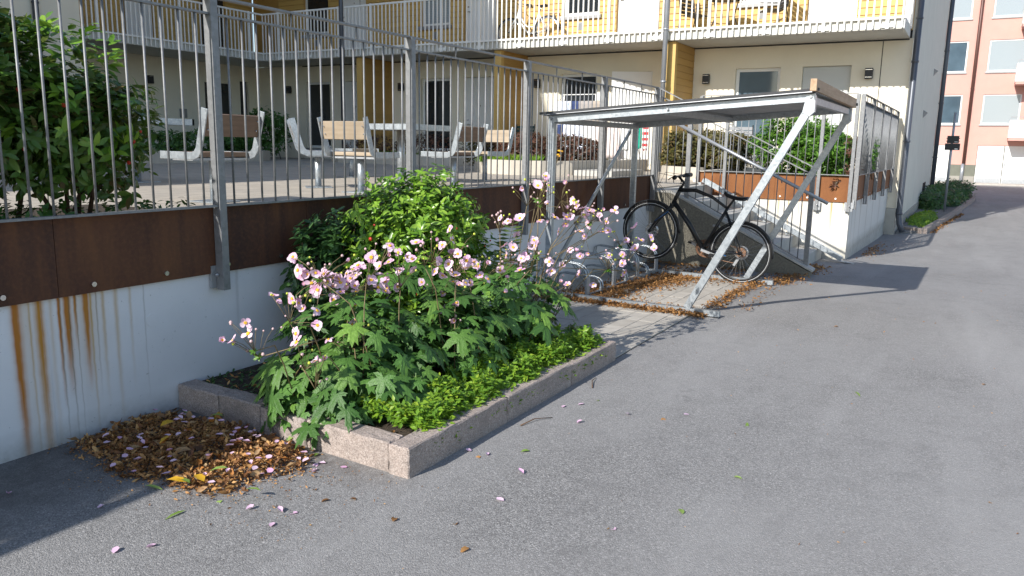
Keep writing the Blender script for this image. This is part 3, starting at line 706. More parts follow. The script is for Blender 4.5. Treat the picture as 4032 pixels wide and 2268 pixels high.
# far kerb along the pink building
kb = B(50.3, 51.9, -20, 20, -.3, -.17).build('sidewalk', M_PAVE); tag(kb, kind='structure')
# ================================================================ bike shelter
X1, X2 = 6.893, 9.07
def arc(c, r, a0, a1, n): return [(c[0]+r*math.cos(a0+(a1-a0)*k/n), c[1]+r*math.sin(a0+(a1-a0)*k/n)) for k in range(n+1)]
sh = thing('bike_shelter', 'open galvanised steel bike shelter with slanted struts and flat sheet roof', 'bike shelter', (7.98, 2.7, 0))
zr = lambda y: 1.757+(3.53-y)*(1.925-1.757)/(3.53-1.19)          # roof beam height
for x in (X1, X2):
    z = gz(x)
    B(x-.026, x+.026, 1.829, 3.72, z+.012, z+.062).build('base_beam', M_GALV, sh)
    B(x-.03, x+.03, 2.60, 2.604, z+.010, z+.066).build('splice', M_GALVD, sh)
    B(x-.026, x+.026, 3.53, 3.59, z+.06, zr(3.56)-.04).build('rear_post', M_GALV, sh)
    MB().bar((x, 2.13, z+.062), (x, 1.225, 1.80), .05, .062, up=(0, 1, .5)).build('strut', M_GALV, sh)
    MB().prism([(1.165, 1.93), (1.165, 1.80), (1.20, 1.765), (1.26, 1.79), (1.235, 1.93)], 'x', x-.033, x+.033).build('strut_head', M_GALV, sh)
    MB().bar((x, 1.17, zr(1.17)-.012), (x, 3.59, zr(3.59)-.012), .05, .062).build('roof_beam', M_GALV, sh)
    for (y, zz) in ((1.2, zr(1.2)-.005), (2.4, zr(2.4)-.01), (3.56, zr(3.56)-.005)):
        MB().tube([(x-.045, y, zz), (x+.03, y, zz)], .012, 8).build('bolt', M_GALVD, sh)
    MB().tube([(x-.034, 2.09, z+.04), (x+.03, 2.09, z+.04)], .012, 8).build('bolt', M_GALVD, sh)
for y, w in ((1.21, .05), (2.42, .05), (3.53, .05)):
    MB().bar((X1+.026, y, zr(y)-.03), (X2-.026, y, zr(y)-.03), w, .055).build('purlin', M_GALVD, sh)
# corrugated sheet, ribs running from back to front
prof = []; x = X1-.06; up = False
while x < X2+.10:
    prof += [(x, .0), (x+.03, .0), (x+.042, .032), (x+.075, .032), (x+.088, .0)]; x += .10
mb = MB(); n = len(prof)
for (y, off) in ((1.16, 0), (3.64, 0)):
    for (px, pz) in prof: mb.v.append((px, y, zr(y)+.022+pz))
for (y, off) in ((1.16, 0), (3.64, 0)):
    for (px, pz) in prof: mb.v.append((px, y, zr(y)+.0255+pz))
for k in range(n-1):
    mb.f += [(k, k+1, n+k+1, n+k), (2*n+k, 3*n+k, 3*n+k+1, 2*n+k+1)]
    mb.f += [(k, 2*n+k, 2*n+k+1, k+1), (n+k, n+k+1, 3*n+k+1, 3*n+k)]
mb.build('roof_sheet', M_SHEET, sh)
MB().bar((X1-.075, 1.13, zr(1.13)+.045), (X1-.075, 3.66, zr(3.66)+.045), .02, .022).build('edge_flashing', M_FELT, sh)
MB().bar((X2+.115, 1.13, zr(1.13)+.045), (X2+.115, 3.66, zr(3.66)+.045), .02, .028).build('edge_flashing', M_FELT, sh)
for a, b_ in (((X2, 3.60, 1.69), (X1+.03, 3.60, .12)),):
    for dz in (-.014, .014): MB().bar((a[0], a[1]+.02, a[2]+dz), (b_[0], b_[1]+.02, b_[2]+dz), .018, .02).build('brace', M_GALV, sh)
MB().bar((X1+.3, 2.06, .014), (X2, 2.06, gz(X2)+.020), .045, .012).build('ground_strip', M_GALVD, sh)
B(X1+.026, X2-.026, 3.18, 3.215, -.02, .04).build('rack_beam', M_GALVD, sh)
pl = MB().bar((X1-.14, 1.17, 2.005), (X2+.12, 1.17, 1.985), .05, .095).build('wooden_plank', M_PLANK, None, (8, 1.17, 1.96), bevel=.004)
tag(pl, 'bare wooden plank lying along the front edge of the shelter roof', 'plank')
# ---------------------------------------------------------------- bike rack: pairs of bent rods, high and low holders in turn
rk = thing('bike_rack', 'low galvanised bike rack of bent rod wheel holders under the shelter', 'bike rack', (8.1, 3.3, 0))
for i, (x, high) in enumerate(((7.05, 1), (7.40, 0), (7.72, 1), (8.07, 0), (8.40, 1), (8.74, 0), (9.02, 1))):
    z = gz(x)
    for dx in (-.028, .028):
        if high: path = [(3.2, 0), (3.2, .20), (3.215, .26), (3.25, .30), (3.31, .325), (3.6, .355), (3.68, .36), (3.73, .34), (3.735, .28), (3.50, .0)]
        else: path = [(3.2, 0), (3.2, .075), (3.212, .11), (3.24, .135), (3.29, .15), (3.62, .165), (3.69, .15), (3.72, .10), (3.72, 0)]
        MB().tube([(x+dx, y, zz+z+.012) for (y, zz) in path], .0085, 8).build('holder_rod', M_GALV, rk, smooth=True)
    B(x-.036, x+.036, 3.19, 3.21, z+.012, z+(.21 if high else .07)).build('holder_plate', M_GALVD, rk)
# ================================================================ bicycles
def wheel(parent, cx, cz, r, spokes=28, tyre=.018, disc=True, whitewall=True, tm=None, hubm=None):
    W = MB().tube([(cx+r*math.cos(2*math.pi*k/36), 0, cz+r*math.sin(2*math.pi*k/36)) for k in range(36)], tyre, 8, closed=True).build('wheel', tm or M_RUBBER, parent, smooth=True)
    MB().tube([(cx+(r-.026)*math.cos(2*math.pi*k/36), 0, cz+(r-.026)*math.sin(2*math.pi*k/36)) for k in range(36)], .011, 6, closed=True).build('rim', hubm or M_BLACK, W, smooth=True)
    if whitewall:
        for s in (-1, 1):
            MB().tube([(cx+(r-.009)*math.cos(2*math.pi*k/36), s*tyre*.93, cz+(r-.009)*math.sin(2*math.pi*k/36)) for k in range(36)], .0028, 4, closed=True).build('reflective_line', M_REFLW, W)
    mb = MB()
    for k in range(spokes):
        a = 2*math.pi*k/spokes; s = 1 if k % 2 else -1; b_ = a+(.35 if k % 4 < 2 else -.35)
        mb.tube([(cx+.025*math.cos(b_), s*.028, cz+.025*math.sin(b_)), (cx+(r-.03)*math.cos(a), 0, cz+(r-.03)*math.sin(a))], .0011, 3, cap=False)
    tag(mb.build('spokes', M_CHROME, W), kind='stuff')
    MB().tube([(cx, -.045, cz), (cx, .045, cz)], .02, 10).build('hub', M_BLACK, W, smooth=True)
    if disc:
        mb = MB()
        for rr in (.078, .066): mb.tube([(cx+rr*math.cos(2*math.pi*k/24), -.052, cz+rr*math.sin(2*math.pi*k/24)) for k in range(24)], .005, 4, closed=True)
        for k in range(8):
            a = 2*math.pi*k/8; mb.bar((cx+.02*math.cos(a), -.052, cz+.02*math.sin(a)), (cx+.075*math.cos(a+.3), -.052, cz+.075*math.sin(a+.3)), .008, .003, (0, 1, 0))
        mb.build('brake_disc', M_CHROME, W)
    return W
def fender(parent, cx, cz, r, a0, a1, m):
    mb = MB(); n = 22
    for k in range(n+1):
        a = a0+(a1-a0)*k/n; c, s = math.cos(a), math.sin(a)
        for (dy, dr) in ((-.026, -.012), (-.014, 0), (.014, 0), (.026, -.012)): mb.v.append((cx+(r+dr)*c, dy, cz+(r+dr)*s))
    for k in range(n):
        for j in range(3): mb.f.append((k*4+j, k*4+4+j, k*4+5+j, k*4+1+j))
    o = mb.build('mudguard', m, parent, smooth=True); sol = o.modifiers.new('thick', 'SOLIDIFY'); sol.thickness = .003
    return o
def bike(name, label, frame_m, step=False, group=None):
    t = thing(name, label, 'bicycle', (0, 0, 0), group); r = .335; wb = 1.10
    wheel(t, 0, r+.018, r, disc=not step, tm=M_RUBBER, hubm=M_BLACK if not step else M_CHROME)
    # local frame: x forward, rear axle at 0
    zc = r+.018; bbp = Vector((.43, 0, zc-.06)); seat_t = Vector((.25, 0, zc+.48)); head_t = Vector((.835, 0, zc+.58)); head_b = Vector((.885, 0, zc+.40)); fa = Vector((wb, 0, zc))
    ft = MB().tube([bbp, seat_t], .018, 10).build('seat_tube', frame_m, t, smooth=True)
    if not step:
        MB().tube([seat_t+Vector((0, 0, -.02)), seat_t.lerp(head_t, .35)+Vector((0, 0, .035)), seat_t.lerp(head_t, .7)+Vector((0, 0, .035)), head_t+Vector((0.02, 0, -.035))], [.015, .018, .022, .025], 10).build('top_tube', frame_m, t, smooth=True)
        MB().tube([seat_t.lerp(head_t, .10)+Vector((0, -.020, .004)), seat_t.lerp(head_t, .25)+Vector((0, -.023, .02))], .006, 6).build('blue_mark', M_BLUE, t)
        MB().tube([bbp, bbp.lerp(head_b, .5)+Vector((-.01, 0, .01)), head_b], [.027, .031, .026], 10).build('down_tube', frame_m, t, smooth=True)
    else:
        MB().tube([bbp, bbp+Vector((.10, 0, .02)), bbp+Vector((.24, 0, .14)), head_b], .019, 10).build('down_tube', frame_m, t, smooth=True)
        MB().tube([bbp.lerp(seat_t, .3), bbp+Vector((.15, 0, .18)), bbp+Vector((.28, 0, .30)), head_t+Vector((.02, 0, -.06))], .016, 10).build('top_tube', frame_m, t, smooth=True)
    MB().tube([head_b+Vector((.008, 0, -.03)), head_t], .023, 10).build('head_tube', frame_m, t, smooth=True)
    for s in (-1, 1):
        MB().tube([seat_t+Vector((.01, s*.012, -.06)), Vector((.06, s*.05, zc+.1)), Vector((0, s*.058, zc))], .0095, 8).build('seat_stay', frame_m, t, smooth=True)
        MB().tube([bbp+Vector((-.02, s*.03, 0)), Vector((0, s*.058, zc))], .010, 8).build('chain_stay', frame_m, t, smooth=True)
        MB().tube([head_b+Vector((.01, s*.035, -.05)), fa+Vector((-.055, s*.05, .13)), fa+Vector((0, s*.055, 0))], [.019, .016, .011], 8).build('fork_blade', frame_m, t, smooth=True)
        if not step: MB().tube([head_b+Vector((.03, s*.050, -.12)), fa+Vector((-.055, s*.062, .14))], .0045, 6).build('blue_mark', M_BLUE, t)
    MB().bar(head_b+Vector((.01, -.045, -.045)), head_b+Vector((.01, .045, -.045)), .05, .05).build('fork_crown', frame_m, t, bevel=.01)
    MB().tube([seat_t, seat_t+Vector((-.05, 0, .11))], .0135, 8).build('seat_post', M_BLACK if not step else M_CHROME, t, smooth=True)
    sp = seat_t+Vector((-.06, 0, .135)); mb = MB()
    for k in range(9):                          # saddle: wide behind, narrow nose
        u = k/8; x = sp.x-.13+u*.27; w = .075*(1-u)**.8+.018; zz = sp.z+.012-.02*math.sin(u*3.0)+.012*(u > .9)
        for (a, q) in ((-1, -.022), (-.8, .006), (0, .014), (.8, .006), (1, -.022)): mb.v.append((x, a*w, zz+q))
    for k in range(8):
        for j in range(4): mb.f.append((k*5+j, k*5+5+j, k*5+6+j, k*5+1+j))
    for k in (0, 8): mb.f.append(tuple(k*5+j for j in range(5)))
    sd_ = mb.build('saddle', M_BLACK, t, smooth=True); sd_.modifiers.new('thick', 'SOLIDIFY').thickness = .012
    MB().tube([(sp.x-.09, .02, sp.z-.01), (sp.x, .02, sp.z-.03), (sp.x+.1, .01, sp.z-.005)], .004, 6).tube([(sp.x-.09, -.02, sp.z-.01), (sp.x, -.02, sp.z-.03), (sp.x+.1, -.01, sp.z-.005)], .004, 6).tube([(sp.x-.09, -.02, sp.z-.01), (sp.x-.09, .02, sp.z-.01)], .004, 6).build('saddle_rail', M_CHROME, sd_)
    st_ = head_t+Vector((-.02, 0, .06)); bar_c = head_t+Vector((.06, 0, .12))
    MB().tube([head_t, st_, bar_c], .016, 8).build('stem', M_BLACK, t, smooth=True)
    if not step: hb = [bar_c+Vector((-.05, -.30, .01)), bar_c+Vector((-.015, -.15, .008)), bar_c, bar_c+Vector((-.015, .15, .008)), bar_c+Vector((-.05, .30, .01))]
    else: hb = [bar_c+Vector((-.25, -.27, .02)), bar_c+Vector((-.10, -.27, .05)), bar_c+Vector((0, -.12, .04)), bar_c, bar_c+Vector((0, .12, .04)), bar_c+Vector((-.10, .27, .05)), bar_c+Vector((-.25, .27, .02))]
    MB().tube(hb, .012, 8).build('handlebar', M_BLACK if not step else M_CHROME, t, smooth=True)
    for s in (0, -1):
        e = hb[s]; e2 = hb[1 if s == 0 else -2]; d = (e2-e).normalized()
        MB().tube([e, e+d*.13], [.026, .021], 8).build('grip', M_BLACK, t, smooth=True)
        MB().tube([e+d*.15+Vector((.02, 0, -.005)), e+d*.06+Vector((.055, 0, -.025)), e+Vector((.06, 0, -.035))], .006, 6).build('brake_lever', M_BLACK, t, smooth=True)
        MB().ball(e+d*.16+Vector((.0, 0, -.01)), .022, 8, 5).build('shifter', M_BLACK, t)
        sg = -1 if s == 0 else 1
        MB().tube([e+d*.15+Vector((.02, 0, 0)), bar_c+Vector((.20, sg*.10, .0)), bar_c+Vector((.22, sg*.03, -.14)), head_t+Vector((.10, sg*.02, -.16)), head_b+Vector((.03, sg*.03, .02))], .0028, 5).build('cable', M_BLACK, t, smooth=True)
    fender(t, 0, zc, r+.035, R(-15), R(175), M_BLACK); fender(t, fa.x, zc, r+.035, R(8), R(172), M_BLACK)
    wheel(t, fa.x, zc, r, disc=not step, tm=M_RUBBER, hubm=M_BLACK if not step else M_CHROME)
    MB().tube([(bbp.x, -.06, bbp.z), (bbp.x, .06, bbp.z)], .022, 10).build('bottom_bracket', M_BLACK, t, smooth=True)
    mb = MB()
    for rr in (.098, .085, .06): mb.tube([(bbp.x+rr*math.cos(2*math.pi*k/28), -.055, bbp.z+rr*math.sin(2*math.pi*k/28)) for k in range(28)], .0055, 4, closed=True)
    for k in range(5): a = 2*math.pi*k/5; mb.bar((bbp.x, -.055, bbp.z), (bbp.x+.095*math.cos(a), -.055, bbp.z+.095*math.sin(a)), .015, .005, (0, 1, 0))
    mb.build('chainring', M_CHAIN, t)
    MB().tube([(bbp.x, -.055, bbp.z+.1), (.0, -.05, zc+.045)], .0045, 5).tube([(bbp.x, -.055, bbp.z-.1), (.06, -.05, zc-.14)], .0045, 5).build('chain', M_CHAIN, t)
    for k in range(6): MB().tube([(0, -.03-.004*k, zc), (0, -.033-.004*k, zc)], .058-.005*k, 16).build('sprocket', M_CHROME if k % 2 else M_CHAIN, t)
    MB().bar((.01, -.06, zc-.05), (.055, -.06, zc-.17), .012, .03, (1, 0, 0)).build('derailleur', M_GALVD, t)
    for s, d in ((-1, 1), (1, -1)):
        e = bbp+Vector((d*.165, s*.07, d*.02))
        MB().bar(bbp+Vector((0, s*.07, 0)), e, .014, .028).build('crank', M_GALVD, t)
        MB().box(e.x-.045, e.x+.045, e.y+(s*.045)-.045, e.y+(s*.045)+.045, e.z-.012, e.z+.012).build('pedal', M_BLACK, t)
    if not step:
        MB().tube([bbp+Vector((-.02, -.075, .05)), bbp+Vector((-.12, -.075, -.02)), bbp+Vector((-.26, -.08, -.03))], .009, 6).build('lock_cable', M_BLUE, t, smooth=True)
        MB().tube([seat_t.lerp(bbp, .45)+Vector((-.03, -.02, 0)), seat_t.lerp(bbp, .45)+Vector((.05, -.03, -.01))], .014, 8).build('light_bracket', M_GALVD, t)
    else:
        MB().box(-.30, .12, -.06, .06, zc+.40, zc+.41).build('carrier', M_CHROME, t)
        for s in (-1, 1): MB().tube([(0, s*.06, zc), (-.05, s*.055, zc+.40)], .005, 6).build('carrier_stay', M_CHROME, t)
        MB().box(-.32, -.30, -.03, .03, zc+.35, zc+.40).build('rear_lamp', M_REDL, t)
    return t
bk = bike('bicycle', 'black trekking bicycle with disc brakes, front wheel raised in the rack', M_BLACK)
pit = math.atan2(.19, 1.10)
bk.rotation_euler = Euler((R(-2), -pit, R(90)), 'XYZ'); bk.location = (8.99, 2.255, gz(9)+.004)
wbk = bike('bicycle', 'white step-through bicycle leaning on the yellow wall of the gallery', M_WHITE, step=True)
wbk.rotation_euler = Euler((R(5), 0, R(90)), 'XYZ'); wbk.location = (18.18, 9.62, 3.97)
# ================================================================ courtyard furniture
def seat_proto(label, wm):
    t = thing('swivel_chair', label, 'chair', (0, 0, 0), 'courtyard chairs')          # faces +x
    for s in (-1, 1):
        y = s*.30; pts = [(.30, .405), (-.10, .395), (-.16, .41), (-.20, .46), (-.30, .78)]
        mb = MB(); th = .033
        for k in range(len(pts)-1): mb.bar((pts[k][0], y, pts[k][1]), (pts[k+1][0], y, pts[k+1][1]), .012, .062, (0, 0, 1) if k == 0 else (1, 0, .4))
        mb = MB(); outer = [(.315, .44), (-.09, .435), (-.125, .445), (-.15, .475), (-.245, .80)]; inner = [(-.315, .785), (-.215, .445), (-.175, .395), (-.12, .375), (.315, .375)]
        mb.prism(outer+inner, 'y', y-.007, y+.007).build('side_frame', M_GALV, t, bevel=.003)
    for k in range(2):
        B(-.10+.20*k, .09+.20*k, -.29, .29, .395, .435).build('seat_slat', wm, t, bevel=.008)
    a = MB(); a.bar((-.238, -.29, .66), (-.238, .29, .66), .03, .19, (-.28, 0, .96)); a.build('back_slat', wm, t, bevel=.006)
    for y in (-.255, .255):
        for z in (.62, .70): MB().ball((-.263-(z-.66)*.3, y, z), .008, 6, 4).build('screw', M_CHROME, t)
    MB().tube([(.02, 0, .0), (.02, 0, .38)], .038, 14).build('pedestal', M_GALV, t, smooth=True)
    B(-.10, .16, -.30, .30, .365, .385).build('seat_bracket', M_GALVD, t)
    B(-.13, .17, -.15, .15, .0, .012).build('base_plate', M_GALV, t)
    return t
chairs = [('shaded brown slatted swivel chair nearest the tall shrub, back to the railing', M_WOODD, (4.72, 5.75), 90),
          ('sunlit tan slatted swivel chair turned towards the right hand table', M_WOODL, (6.62, 5.75), 3),
          ('shaded grey weathered swivel chair half hidden behind the sunlit tan chair', M_WOODD, (7.0, 6.75), -42),
          ('shaded brown slatted swivel chair beside the square table, back to the railing', M_WOODD, (8.45, 5.75), 90),
          ('tan swivel chair facing the square table from the building side', M_WOODL, (10.15, 6.35), 172),
          ('tan swivel chair on the far side of the square table', M_WOODL, (9.4, 8.35), -90),
          ('tan swivel chair behind the tall shrub at the left hand table', M_WOODL, (5.2, 9.1), 0)]
protos = {}
for lab, wm, (x, y), ang in chairs:
    if wm.name not in protos:
        t = seat_proto(lab, wm); protos[wm.name] = t; index_children()
    else: t = copy_tree(protos[wm.name])
    t['label'] = lab; t.location = (x, y, FL+.002); t.rotation_euler = (0, 0, R(ang))
def table(label, x, y, ang):
    t = thing('picnic_table', label, 'table', (0, 0, 0), 'courtyard tables')
    for k in range(4):
        a = k*math.pi/2; c, s = math.cos(a), math.sin(a)
        p = lambda u, v: (u*c-v*s, u*s+v*c, .745)
        MB().bar(p(.485, -.5), p(.485, .5), .03, .075).build('edge_frame', M_GALV, t)
    for k in range(6): B(-.468+.157*k, -.318+.157*k, -.468, .468, .745, .775).build('table_slat', M_WOODL, t, bevel=.005)
    MB().tube([(0, 0, 0), (0, 0, .74)], .055, 14).build('pedestal', M_GALV, t, smooth=True)
    B(-.2, .2, -.2, .2, 0, .012).build('base_plate', M_GALV, t)
    t.location = (x, y, FL+.002); t.rotation_euler = (0, 0, R(ang))
table('square galvanised picnic table between the brown and tan chairs', 8.75, 6.85, 4)
table('galvanised picnic table partly hidden behind the tall shrub', 6.2, 9.0, 0)
# ================================================================ kerbs of beds in the courtyard
def low_wall(label, pts, h=.26, w=.14):
    t = thing('bed_kerb', label, 'kerb', (pts[0][0], pts[0][1], FL))
    mb = MB(); n = len(pts)
    L, Rr = [], []
    for i, p in enumerate(pts):
        a = Vector(pts[max(i-1, 0)]); b_ = Vector(pts[min(i+1, n-1)]); d = (b_-a).normalized(); nn = Vector((-d.y, d.x))*w/2
        L.append(Vector(p)+nn); Rr.append(Vector(p)-nn)
    poly = [(v.x, v.y) for v in L]+[(v.x, v.y) for v in Rr[::-1]]
    for i in range(n-1):
        mb.quadbox([(*Rr[i], FL-.01), (*Rr[i+1], FL-.01), (*L[i+1], FL-.01), (*L[i], FL-.01), (*Rr[i], FL+h), (*Rr[i+1], FL+h), (*L[i+1], FL+h), (*L[i], FL+h)])
    mb.build('kerb_wall', M_CURB, t); return t
k1 = [(17.1, 9.4), (14.6, 9.1), (13.3, 8.5), (12.75, 7.9), (12.6, 7.3), (12.8, 6.85), (13.3, 6.5), (15.5, 6.45), (17.2, 6.5)]
low_wall('curved cream concrete kerb round the red hedge bed', k1)
k2 = [(17.2, 5.6), (14.6, 5.05), (13.9, 4.85), (13.4, 4.55), (13.2, 4.2), (13.1, 3.95)]
low_wall('cream concrete kerb behind the planter beside the stairs', k2, .22)
k3 = [(17.2, 10.9), (15.9, 10.95), (15.6, 11.5), (15.6, 14.2), (15.9, 14.7), (17.2, 14.7)]
low_wall('shaded concrete kerb of the dark red bed in front of the curtained door', k3)
k4 = [(5.0, 14.6), (11, 15.4), (14.5, 15.9), (15.2, 16.4), (15.3, 18.6)]
low_wall('long grey concrete kerb round the green bed below the side wing', k4)
def bed(name, poly, z=FL+.2):
    o = MB().prism(poly, 'z', FL, z).build(name, M_SOIL); tag(o, kind='structure')
bed('soil', [(17.3, 9.35), (14.6, 9.05), (13.3, 8.45), (12.8, 7.9), (12.65, 7.3), (12.85, 6.9), (13.3, 6.55), (17.3, 6.55)])
bed('soil', [(17.3, 10.95), (15.9, 11.0), (15.65, 11.5), (15.65, 14.2), (15.9, 14.65), (17.3, 14.65)])
bed('soil', [(17.3, 5.5), (14.6, 4.95), (13.9, 4.75), (13.4, 4.45), (13.25, 4.2), (13.15, 3.93), (17.3, 3.93)], FL+.14)
bed('soil', [(5.0, 14.7), (11, 15.5), (14.4, 16.0), (15.1, 16.5), (15.2, 18.6), (5, 18.35)])
B(13.2, 14.8, 5.6, 6.35, FL, FL+.1).build('landing_step', M_STEP); bpy.data.objects['landing_step']['kind'] = 'structure'
# ================================================================ laundry on the terrace
def cloth_mat(name, c, var=.1): return simple(name, c, .85, 0, var, 10)
C_W, C_G, C_N, C_B, C_L, C_P, C_T, C_GR = cloth_mat('white_cloth', (.78, .78, .76)), cloth_mat('grey_cloth', (.33, .30, .28)), cloth_mat('navy_cloth', (.03, .05, .14)), cloth_mat('black_cloth', (.02, .02, .022)), cloth_mat('pale_blue_cloth', (.62, .66, .76)), cloth_mat('pale_pink_cloth', (.70, .60, .56)), cloth_mat('taupe_cloth', (.36, .31, .26)), cloth_mat('green_cloth', (.0, .30, .20))
t = NT('striped_cloth'); sp = t.n('SeparateXYZ'); g = t.n('NewGeometry'); t.l(g.outputs['Position'], sp.inputs[0])
t.col(t.ramp(t.math('FRACT', t.math('MULTIPLY', sp.outputs[2], 8.)), [(.0, (.55, .03, .03)), (.49, (.55, .03, .03)), (.51, (.75, .74, .72)), (1, (.75, .74, .72))])); C_ST = t.m
t = NT('leaf_print_cloth'); t.col(t.ramp(t.noise(t.pos(), 16, 3), [(.40, (.02, .05, .10)), (.5, (.08, .18, .34)), (.62, (.45, .52, .6))])); C_PR = t.m
def drape(parent, name, m, y0, y1, z0, z1, x, amp=.025, k=5, taper=0):
    mb = MB(); nu, nv = 14, 8; ph = random.uniform(0, 6)
    for i in range(nu+1):
        for j in range(nv+1):
            u, v = i/nu, j/nv; w = 1-taper*(1-v)
            y = (y0+y1)/2+(u-.5)*(y1-y0)*(1-taper*v)
            mb.v.append((x+amp*(1-v*.6)*math.sin(u*k*6.28+ph)+amp*.5*math.sin(u*17+v*4+ph), y, z0+(z1-z0)*v+.015*math.sin(u*9+ph)*(1-v)))
    for i in range(nu):
        for j in range(nv): mb.f.append((i*(nv+1)+j, (i+1)*(nv+1)+j, (i+1)*(nv+1)+j+1, i*(nv+1)+j+1))
    o = mb.build(name, m, parent, smooth=True); o.modifiers.new('thick', 'SOLIDIFY').thickness = .006
    return o
lr = thing('clothes_rail', 'white clothes rail in front of the dark glass door', 'clothes rail', (17.4, 8.3, FL+.2))
XL = 17.35
MB().tube([(XL, 7.84, 2.68), (XL, 8.72, 2.68)], .012, 8).build('hanging_bar', M_WHITE, lr, smooth=True)
for y in (7.84, 8.72):
    MB().tube([(XL, y, FL+.2), (XL, y, 2.68)], .012, 8).build('upright', M_WHITE, lr, smooth=True); MB().tube([(XL-.25, y, FL+.22), (XL+.25, y, FL+.22)], .012, 8).build('foot', M_WHITE, lr)
hung = [('white shirt hanging at the left end of the clothes rail', C_W, 8.72, .28), ('pale grey shirt on a dark hanger on the clothes rail', C_L, 8.58, .24), ('blue leaf print shirt on the clothes rail', C_PR, 8.46, .18), ('navy shirt on the clothes rail', C_N, 8.36, .16),
        ('grey shirt beside the navy shirt on the clothes rail', C_G, 8.24, .30), ('dark grey brown shirt in the middle of the clothes rail', C_G, 8.08, .28), ('taupe shirt hanging at the right end of the clothes rail', C_T, 7.90, .32)]
for k, (lab, m, y, w) in enumerate(hung):
    t = thing('hanging_shirt', lab, 'shirt', (XL, y, 2.0), 'laundry on the rail')
    MB().tube([(XL, y, 2.70), (XL, y, 2.60), (XL, y-w/2, 2.52), (XL, y+w/2, 2.52), (XL, y, 2.60)], .006, 6).build('hanger', M_DARKM, t)
    drape(t, 'shirt_body', m, y-w/2-.03, y+w/2+.03, 1.80, 2.53, XL-.02-.03*(k % 2), .02, 2)
rk2 = thing('drying_rack', 'white folding drying rack loaded with laundry by the red hedge', 'drying rack', (16.9, 7.6, FL+.2))
XD = 16.9
for z in (1.95,):
    for dx in (-.3, -.1, .1, .3): MB().tube([(XD+dx, 6.55, z), (XD+dx, 8.65, z)], .007, 6).build('wire', M_WHITE, rk2)
for y in (6.6, 8.6):
    MB().tube([(XD-.35, y, FL+.2), (XD+.3, y, 1.95)], .01, 6).tube([(XD+.35, y, FL+.2), (XD-.3, y, 1.95)], .01, 6).build('cross_leg', M_WHITE, rk2)
for lab, m, y0, y1, z0 in (('black garment at the end of the drying rack', C_B, 8.44, 8.6, 1.30), ('dark navy garment on the drying rack', C_N, 8.28, 8.42, 1.40), ('pale blue striped sheet on the drying rack', C_L, 7.75, 8.27, 1.22), ('white shirt with folds on the drying rack', C_W, 7.45, 7.76, 1.3), ('pale pink sheet hanging on the drying rack', C_P, 6.88, 7.45, 1.22), ('small white towel on the drying rack', C_W, 6.66, 6.87, 1.4)):
    o = drape(None, 'laundry', m, y0, y1, z0, 1.965, XD-.32, .03, 4)
    tag(o, lab, 'laundry', 'laundry on the drying rack')
for lab, m, y0, y1, z0 in (('green and navy towel hanging by the stairs', C_GR, 6.44, 6.56, 1.45), ('red and white striped cloth hanging by the stairs', C_ST, 6.29, 6.42, 1.42)):
    tag(drape(None, 'laundry', m, y0, y1, z0, 1.96, XD-.1, .02, 2), lab, 'laundry', 'laundry on the drying rack')
MB().tube([(XD-.1, 6.25, 1.965), (XD-.1, 6.6, 1.965)], .006, 6).build('side_wire', M_WHITE, rk2)
# ================================================================ gallery furniture
def bistro_table(x, y, z):
    t = thing('bistro_table', 'round dark metal bistro table on the gallery', 'table', (x, y, z))
    MB().tube([(x, y, z+.70), (x, y, z+.725)], .40, 28).build('table_top', M_DARKM, t)
    MB().tube([(x+.40*math.cos(6.283*k/28), y+.40*math.sin(6.283*k/28), z+.70) for k in range(28)], .014, 6, closed=True).build('rim', M_DARKM, t)
    for k in range(4):
        a = k*math.pi/2+.6; c, s = math.cos(a), math.sin(a)
        MB().tube([(x+.28*c, y+.28*s, z+.70), (x+.20*c, y+.20*s, z+.35), (x+.34*c, y+.34*s, z)], .013, 8).build('leg', M_DARKM, t, smooth=True)
def patio_chair(label, x, y, z, ang, m):
    t = thing('patio_chair', label, 'chair', (0, 0, 0), 'gallery chairs')
    for s in (-1, 1):
        MB().tube([(.22, s*.26, 0), (.22, s*.26, .62), (-.20, s*.26, .62)], .013, 8).build('front_leg', M_DARKM, t, smooth=True)
        MB().tube([(-.27, s*.26, 0), (-.20, s*.26, .42), (-.30, s*.26, 1.0)], .013, 8).build('rear_leg', M_DARKM, t, smooth=True)
    for k in range(6): B(-.2+k*.07, -.14+k*.07, -.25, .25, .41, .425).build('seat_slat', m, t)
    for k in range(6): MB().bar((-.215-.016*k, -.25, .50+.085*k), (-.215-.016*k, .25, .50+.085*k), .012, .07, (-.18, 0, 1)).build('back_slat', m, t)
    t.location = (x, y, z); t.rotation_euler = (0, 0, R(ang))
bistro_table(17.75, 5.02, 3.97)
patio_chair('dark slatted patio chair left of the bistro table on the gallery', 17.95, 5.75, 3.97, -110, M_DARKM)
patio_chair('dark slatted patio chair right of the bistro table, under the window', 17.9, 4.05, 3.97, 120, M_DARKM)
patio_chair('grey plastic patio chair by the dark blue glass door', 17.6, 4.45, FL+.05, 200, M_SILL)
patio_chair('dark green patio chair in front of the yellow fin', 17.5, 9.95, FL+.05, 180, cloth_mat('dark_green_slat', (.02, .06, .05)))
